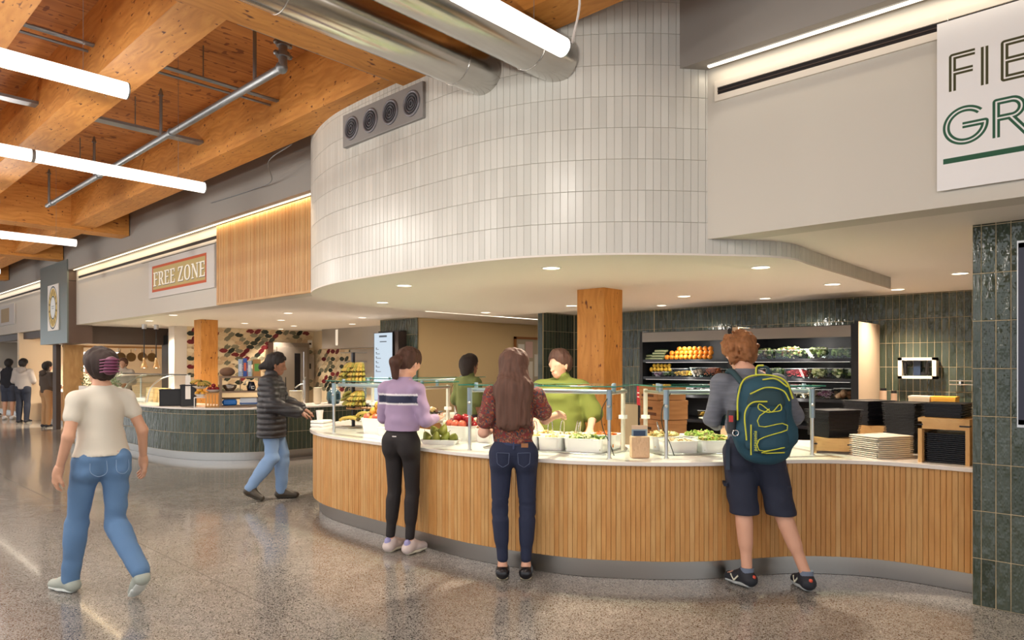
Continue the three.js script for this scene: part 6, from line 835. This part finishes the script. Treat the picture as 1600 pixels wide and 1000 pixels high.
  mesh('bungee_cord', mg([arc([[X0 - 0.01, 1.22, -0.352], [X0 + 0.06, 1.16, -0.362], [X0 + 0.05, 1.11, -0.366], [X0 - 0.1, 1.13, -0.352], [X0 - 0.125, 1.1, -0.345], [X0 + 0.06, 1.02, -0.364], [X0 + 0.05, 0.96, -0.362], [X0 - 0.11, 0.985, -0.348], [X0 + 0.04, 0.945, -0.36], [X0 - 0.1, 0.95, -0.348]], 0.0035), arc([[X0 - 0.02, 1.2, -0.356], [X0 + 0.05, 1.25, -0.345], [X0 + 0.055, 1.22, -0.35], [X0 - 0.02, 1.2, -0.356], [X0 - 0.075, 1.25, -0.342], [X0 - 0.08, 1.215, -0.348], [X0 - 0.02, 1.2, -0.356]], 0.0035)]), yel, pb);
  mesh('zip_strip', box(X0 + 0.095, 0.93, -0.352, X0 + 0.103, 1.12, -0.346), yel, pb); mesh('handle', tube([[X0 + 0.04, 1.42, -0.14], [X0 + 0.03, 1.475, -0.13], [X0 - 0.03, 1.475, -0.13], [X0 - 0.04, 1.42, -0.14]], 0.009, 16, 6), tealD, pb); mesh('handle_trim', tube([[X0 + 0.045, 1.42, -0.15], [X0 + 0.035, 1.485, -0.138], [X0 - 0.005, 1.49, -0.138]], 0.006, 12, 6), yel, pb);
  for (const s of [1, -1]) mesh('shoulder_strap', tube([[X0 + 0.04 + s * 0.085, 1.37, -0.14], [0.125 + s * 0.12, 1.452, -0.04], [0.125 + s * 0.14, 1.41, 0.07], [0.125 + s * 0.15, 1.25, 0.13], [0.12 + s * 0.17, 1.08, 0.08]], 0.02, 24, 8), tealD, pb);
  mesh('bottle', rod(V(X0 + 0.205, 1.05, -0.235), V(X0 + 0.2, 1.2, -0.235), 0.03, 14), M(0x2b2e33, 0.5), pb); mesh('carabiner', uvm(new THREE.TorusGeometry(0.018, 0.004, 6, 16).translate(X0 + 0.185, 1.06, -0.29)), chrome, pb); mesh('strap_tag', mg([box(X0 + 0.2, 1.13, -0.29, X0 + 0.225, 1.17, -0.275)]), M(0xc03a3a, 0.6), pb);
  const tx = canvasTex(64, 256, (c) => { c.fillStyle = '#1b4456'; c.fillRect(0, 0, 64, 256); c.save(); c.translate(34, 128); c.rotate(-Math.PI / 2); c.font = 'bold 52px sans-serif'; c.fillStyle = '#c9cc3c'; c.textAlign = 'center'; c.textBaseline = 'middle'; c.fillText('patagonia', 0, 0, 240); c.restore(); });
  mesh('logo', uvm(new THREE.PlaneGeometry(0.032, 0.135)).applyMatrix4(new THREE.Matrix4().makeRotationY(Math.PI)).translate(X0 + 0.076, 1.02, -0.3635), M(0xffffff, 0.7, 0, { map: tx }), pb);
  { const g = new THREE.PlaneGeometry(0.032, 0.135).rotateY(Math.PI).translate(X0 + 0.076, 1.02, -0.3635); pb.children[pb.children.length - 1].geometry = g; }
  const pl = thing('dinner_plate', 'white plate of lettuce held beside the backpack', 'plate', [4.86, 1.135, -2.42]); mesh('plate', lathe([[0.001, 0], [0.07, 0], [0.125, 0.014], [0.124, 0.018], [0.07, 0.006], [0.001, 0.005]], 26), ceramic, pl); const f = mesh('food', heap(0.15, 0.15, 0.08, 40, 0.024, [1, 2, 4], [0x9ab84a, 0xb8cc68, 0x7a9a3a], 0.8).translate(0, 0.008, 0), heapMat, pl); f.userData.kind = 'stuff';
}
// chef behind the bar
{
  const lime = M(0x6d7834, 0.9);
  person('person in a lime green chef shirt serving behind the salad pans', 4.99, -4.02, [-0.8, 0.6], { skin: skinB, w: 1.14, headYaw: -0.75, headPitch: 0.15, s: 1.0, J: { head: [-0.02, 1.55, 0.03], shL: [0.195, 1.335, -0.01], shR: [-0.195, 1.335, -0.01], elL: [0.29, 1.09, 0.03], wrL: [0.26, 0.97, 0.22], elR: [-0.28, 1.1, 0.03], wrR: [-0.2, 1.0, 0.25] }, palm: { L: [0, -1, 0], R: [0, -1, 0] },
    pants: { fit: 0.02, mat: charcoal, top: 0.98 }, top: { fit: 0.024, sleeve: 'short', len: 0.95, puff: 0.058, hem: 0.72, waist: 0.105, bottom: 0.115, collar: true, mat: lime, disp: cloth(0.028, 12) },
    hairCol: 0x4a3026, hair: (R) => [...scalp(R, 0.095), cap(R.hp(0, 0.1, -0.03), R.hp(0, 0.11, 0.01), 0.06, 0.05, { k: 0.03 })], shoes: [black, black] });
  person('person in an olive kitchen shirt with dark bobbed hair inside the bar', 5.71, -6.04, [0.85, 0.1], { skin: skinC, w: 1.05, lod: true, pants: { fit: 0.02, mat: charcoal, top: 0.98 }, top: { fit: 0.025, sleeve: 'short', len: 0.9, hem: 0.8, collar: true, mat: M(0x5f6838, 0.85), disp: cloth(0.02, 10) }, hairCol: 0x241a18, hair: (R) => [...scalp(R, 0.1), cap(R.hp(0, 0.0, -0.04), R.hp(0, -0.07, -0.05), 0.092, 0.075, { k: 0.03 })], shoes: [black, black] });
}
// walker in a white tee
{
  const { t } = person('person in a white tee and blue jeans walking away with a claw clip', 1.5, -5.2, [-0.12, -0.99], {
    skin: skinA, w: 0.96, s: 0.99, J: { elL: [0.225, 1.1, -0.06], wrL: [0.25, 0.87, 0.03], elR: [-0.25, 1.11, -0.05], wrR: [-0.3, 0.88, 0.04], knL: [0.09, 0.48, 0.16], anL: [0.1, 0.09, 0.23], toeL: [0.14, 0.03, 0.4], knR: [-0.085, 0.47, -0.02], anR: [-0.09, 0.2, -0.36], toeR: [-0.1, 0.035, -0.25], hipL: [0.085, 0.9, 0.02], hipR: [-0.085, 0.9, -0.02] },
    pants: { fit: 0.014, wide: 1.8, ankle: 0.0, mat: denim(0x5f82ab), top: 1.0, disp: cloth(0.014, 14), extra: (pm) => { for (const s of [-1, 1]) mesh('pocket', tube([[s * 0.03, 0.93, -0.15], [s * 0.035, 0.85, -0.158], [s * 0.08, 0.83, -0.15], [s * 0.12, 0.86, -0.13], [s * 0.122, 0.92, -0.125]], 0.002, 20, 4), M(0x87a2c2, 0.8), pm); mesh('label_patch', box(-0.06, 0.97, -0.117, -0.01, 0.985, -0.11), M(0xd8b0a4, 0.8), pm); } },
    top: { fit: 0.013, sleeve: 'short', len: 0.42, hem: 0.957, bottom: 0.124, mat: M(0xd8d2c4, 0.9), disp: cloth(0.018, 10) },
    hairCol: 0x2c1c16, hair: (R) => [...scalp(R, 0.098), cap(R.hp(0, 0.0, -0.1), R.hp(0, 0.06, -0.11), 0.05, 0.045, { k: 0.03 })], shoes: [M(0xa8b0a8, 0.7), M(0xd8e0de, 0.6)],
  });
  const cl = mesh('claw_clip', nets([cap([0, 1.53, -0.135], [0, 1.6, -0.15], 0.03, 0.026, { lat: [1, 0, 0], sx: 1.5, k: 0.02 })], 0.008), M(0x6d3350, 0.4), t); for (let i = 0; i < 5; i++) mesh('prong', tube([[-0.055, 1.52 + i * 0.02, -0.11], [-0.035, 1.525 + i * 0.02, -0.17], [0.035, 1.525 + i * 0.02, -0.17], [0.055, 1.52 + i * 0.02, -0.11]], 0.0055, 12, 5), M(0x7d3f60, 0.4), cl);
}
// customer in a dark puffer jacket reaching for a box
person('person in a dark puffer jacket and light jeans reaching to the counter end', 3.9, -7.42, [0.76, 0.65], {
  skin: skinC, w: 1.02, s: 1.01, headPitch: 0.15, headYaw: 0.1, J: { head: [0, 1.54, 0.05], elL: [0.24, 1.12, 0.06], wrL: [0.2, 1.02, 0.3], elR: [-0.22, 1.09, 0.06], wrR: [-0.17, 1.0, 0.34], knL: [0.09, 0.5, 0.1], anL: [0.09, 0.09, 0.08], toeL: [0.1, 0.03, 0.25], knR: [-0.09, 0.49, 0.02], anR: [-0.09, 0.16, -0.22], toeR: [-0.1, 0.035, -0.09] }, palm: { L: [0, -1, 0], R: [0, -1, 0] },
  pants: { fit: 0.016, wide: 1.7, mat: denim(0x7d9cc4), top: 0.95, disp: cloth(0.016, 12) },
  top: { fit: 0.04, sleeve: 'long', hem: 0.72, waist: 0.102, bottom: 0.11, collar: true, mat: M(0x2b2a2e, 0.45), disp: (x, y, z) => -0.011 * Math.abs(Math.sin(y * Math.PI / 0.062)) + (n3(x * 16, y * 16, z * 16) - 0.5) * 0.008, extra: (tm, R) => { mesh('zip', rod(V(0, 0.74, 0.165), V(0, 1.4, 0.15), 0.005, 5), black, tm); } },
  hairCol: 0x1d1616, hair: (R) => [...scalp(R, 0.096), cap(R.hp(0, -0.03, -0.13), R.hp(0, -0.05, -0.16), 0.045, 0.035, { k: 0.02 })], shoes: [M(0x3b342a, 0.5), M(0x2a261f, 0.7), 0.02],
});
// people queueing beyond the pier, and a cook in the pass
{
  const far = (label, x, z, dir, topC, pantC, hairC, o = {}) => person(label, x, z, dir, { skin: skinA, lod: true, w: 1.04, s: o.s || 1.03, J: { elL: [0.23, 1.1, 0.02], wrL: [0.14, 1.05, 0.24], elR: [-0.23, 1.1, 0.02], wrR: [-0.14, 1.05, 0.24] }, pants: { fit: 0.018, wide: 1.4, mat: M(pantC, 0.85), top: 1.0, ...(o.short ? { short: true, hem: 0.5, flare: 0.09 } : {}) }, top: { fit: 0.032, sleeve: 'long', hem: 0.88, collar: true, mat: M(topC, 0.9), extra: o.extra }, hairCol: hairC, hair: (R) => scalp(R, 0.099), shoes: [M(o.shoe || 0x22242c, 0.7), M(o.sole || 0xb8b8b0, 0.7)] });
  const hood = (c) => (tm, R) => mesh('hood', nets([cap([-0.07, 1.4, -0.1], [0.07, 1.4, -0.1], 0.055, 0.055), cap([0, 1.36, -0.11], [0, 1.42, -0.08], 0.07, 0.06)], 0.016), M(c, 0.9), tm);
  far('person in a pale grey hooded sweatshirt and dark trousers in the queue', 4.55, -22.3, [0.6, -0.8], 0xa9a4a0, 0x252c3c, 0x1a1616, { extra: hood(0x9c9793) });
  far('person in a black and white jacket and dark shorts in the queue', 4.55, -24.0, [0.5, -0.86], 0x24262e, 0x3a4152, 0x1c1818, { short: true, shoe: 0xd8d8d8, extra: (tm) => mesh('sleeve_panel', nets([cap([-0.18, 1.36, -0.02], [-0.23, 1.12, 0.0], 0.083, 0.075), cap([0.18, 1.36, -0.02], [0.23, 1.12, 0.0], 0.083, 0.075)], 0.018), M(0xc9c7c6, 0.9), tm) });
  far('person in a brown hooded sweatshirt and tan trousers at the oak counter', 4.62, -20.2, [0.95, -0.3], 0x4b4038, 0xa8835c, 0x201a18, { s: 0.98, extra: hood(0x443a33) });
  far('person with a maroon shoulder bag and grey trousers at the far end of the queue', 4.55, -26.0, [0.5, -0.86], 0x5c4a48, 0x77787c, 0x2a201c, { extra: (tm) => mesh('shoulder_bag', nets([cap([-0.2, 1.2, -0.16], [0.05, 1.15, -0.2], 0.11, 0.1)], 0.018), M(0x4e3437, 0.8), tm) });
  far('person in kitchen whites standing behind the pass', 5.95, -18.9, [-0.6, 0.8], 0xcfc6ba, 0x33343a, 0x6a4a3a, { s: 1.03 });
}
renderer.render(scene, camera);
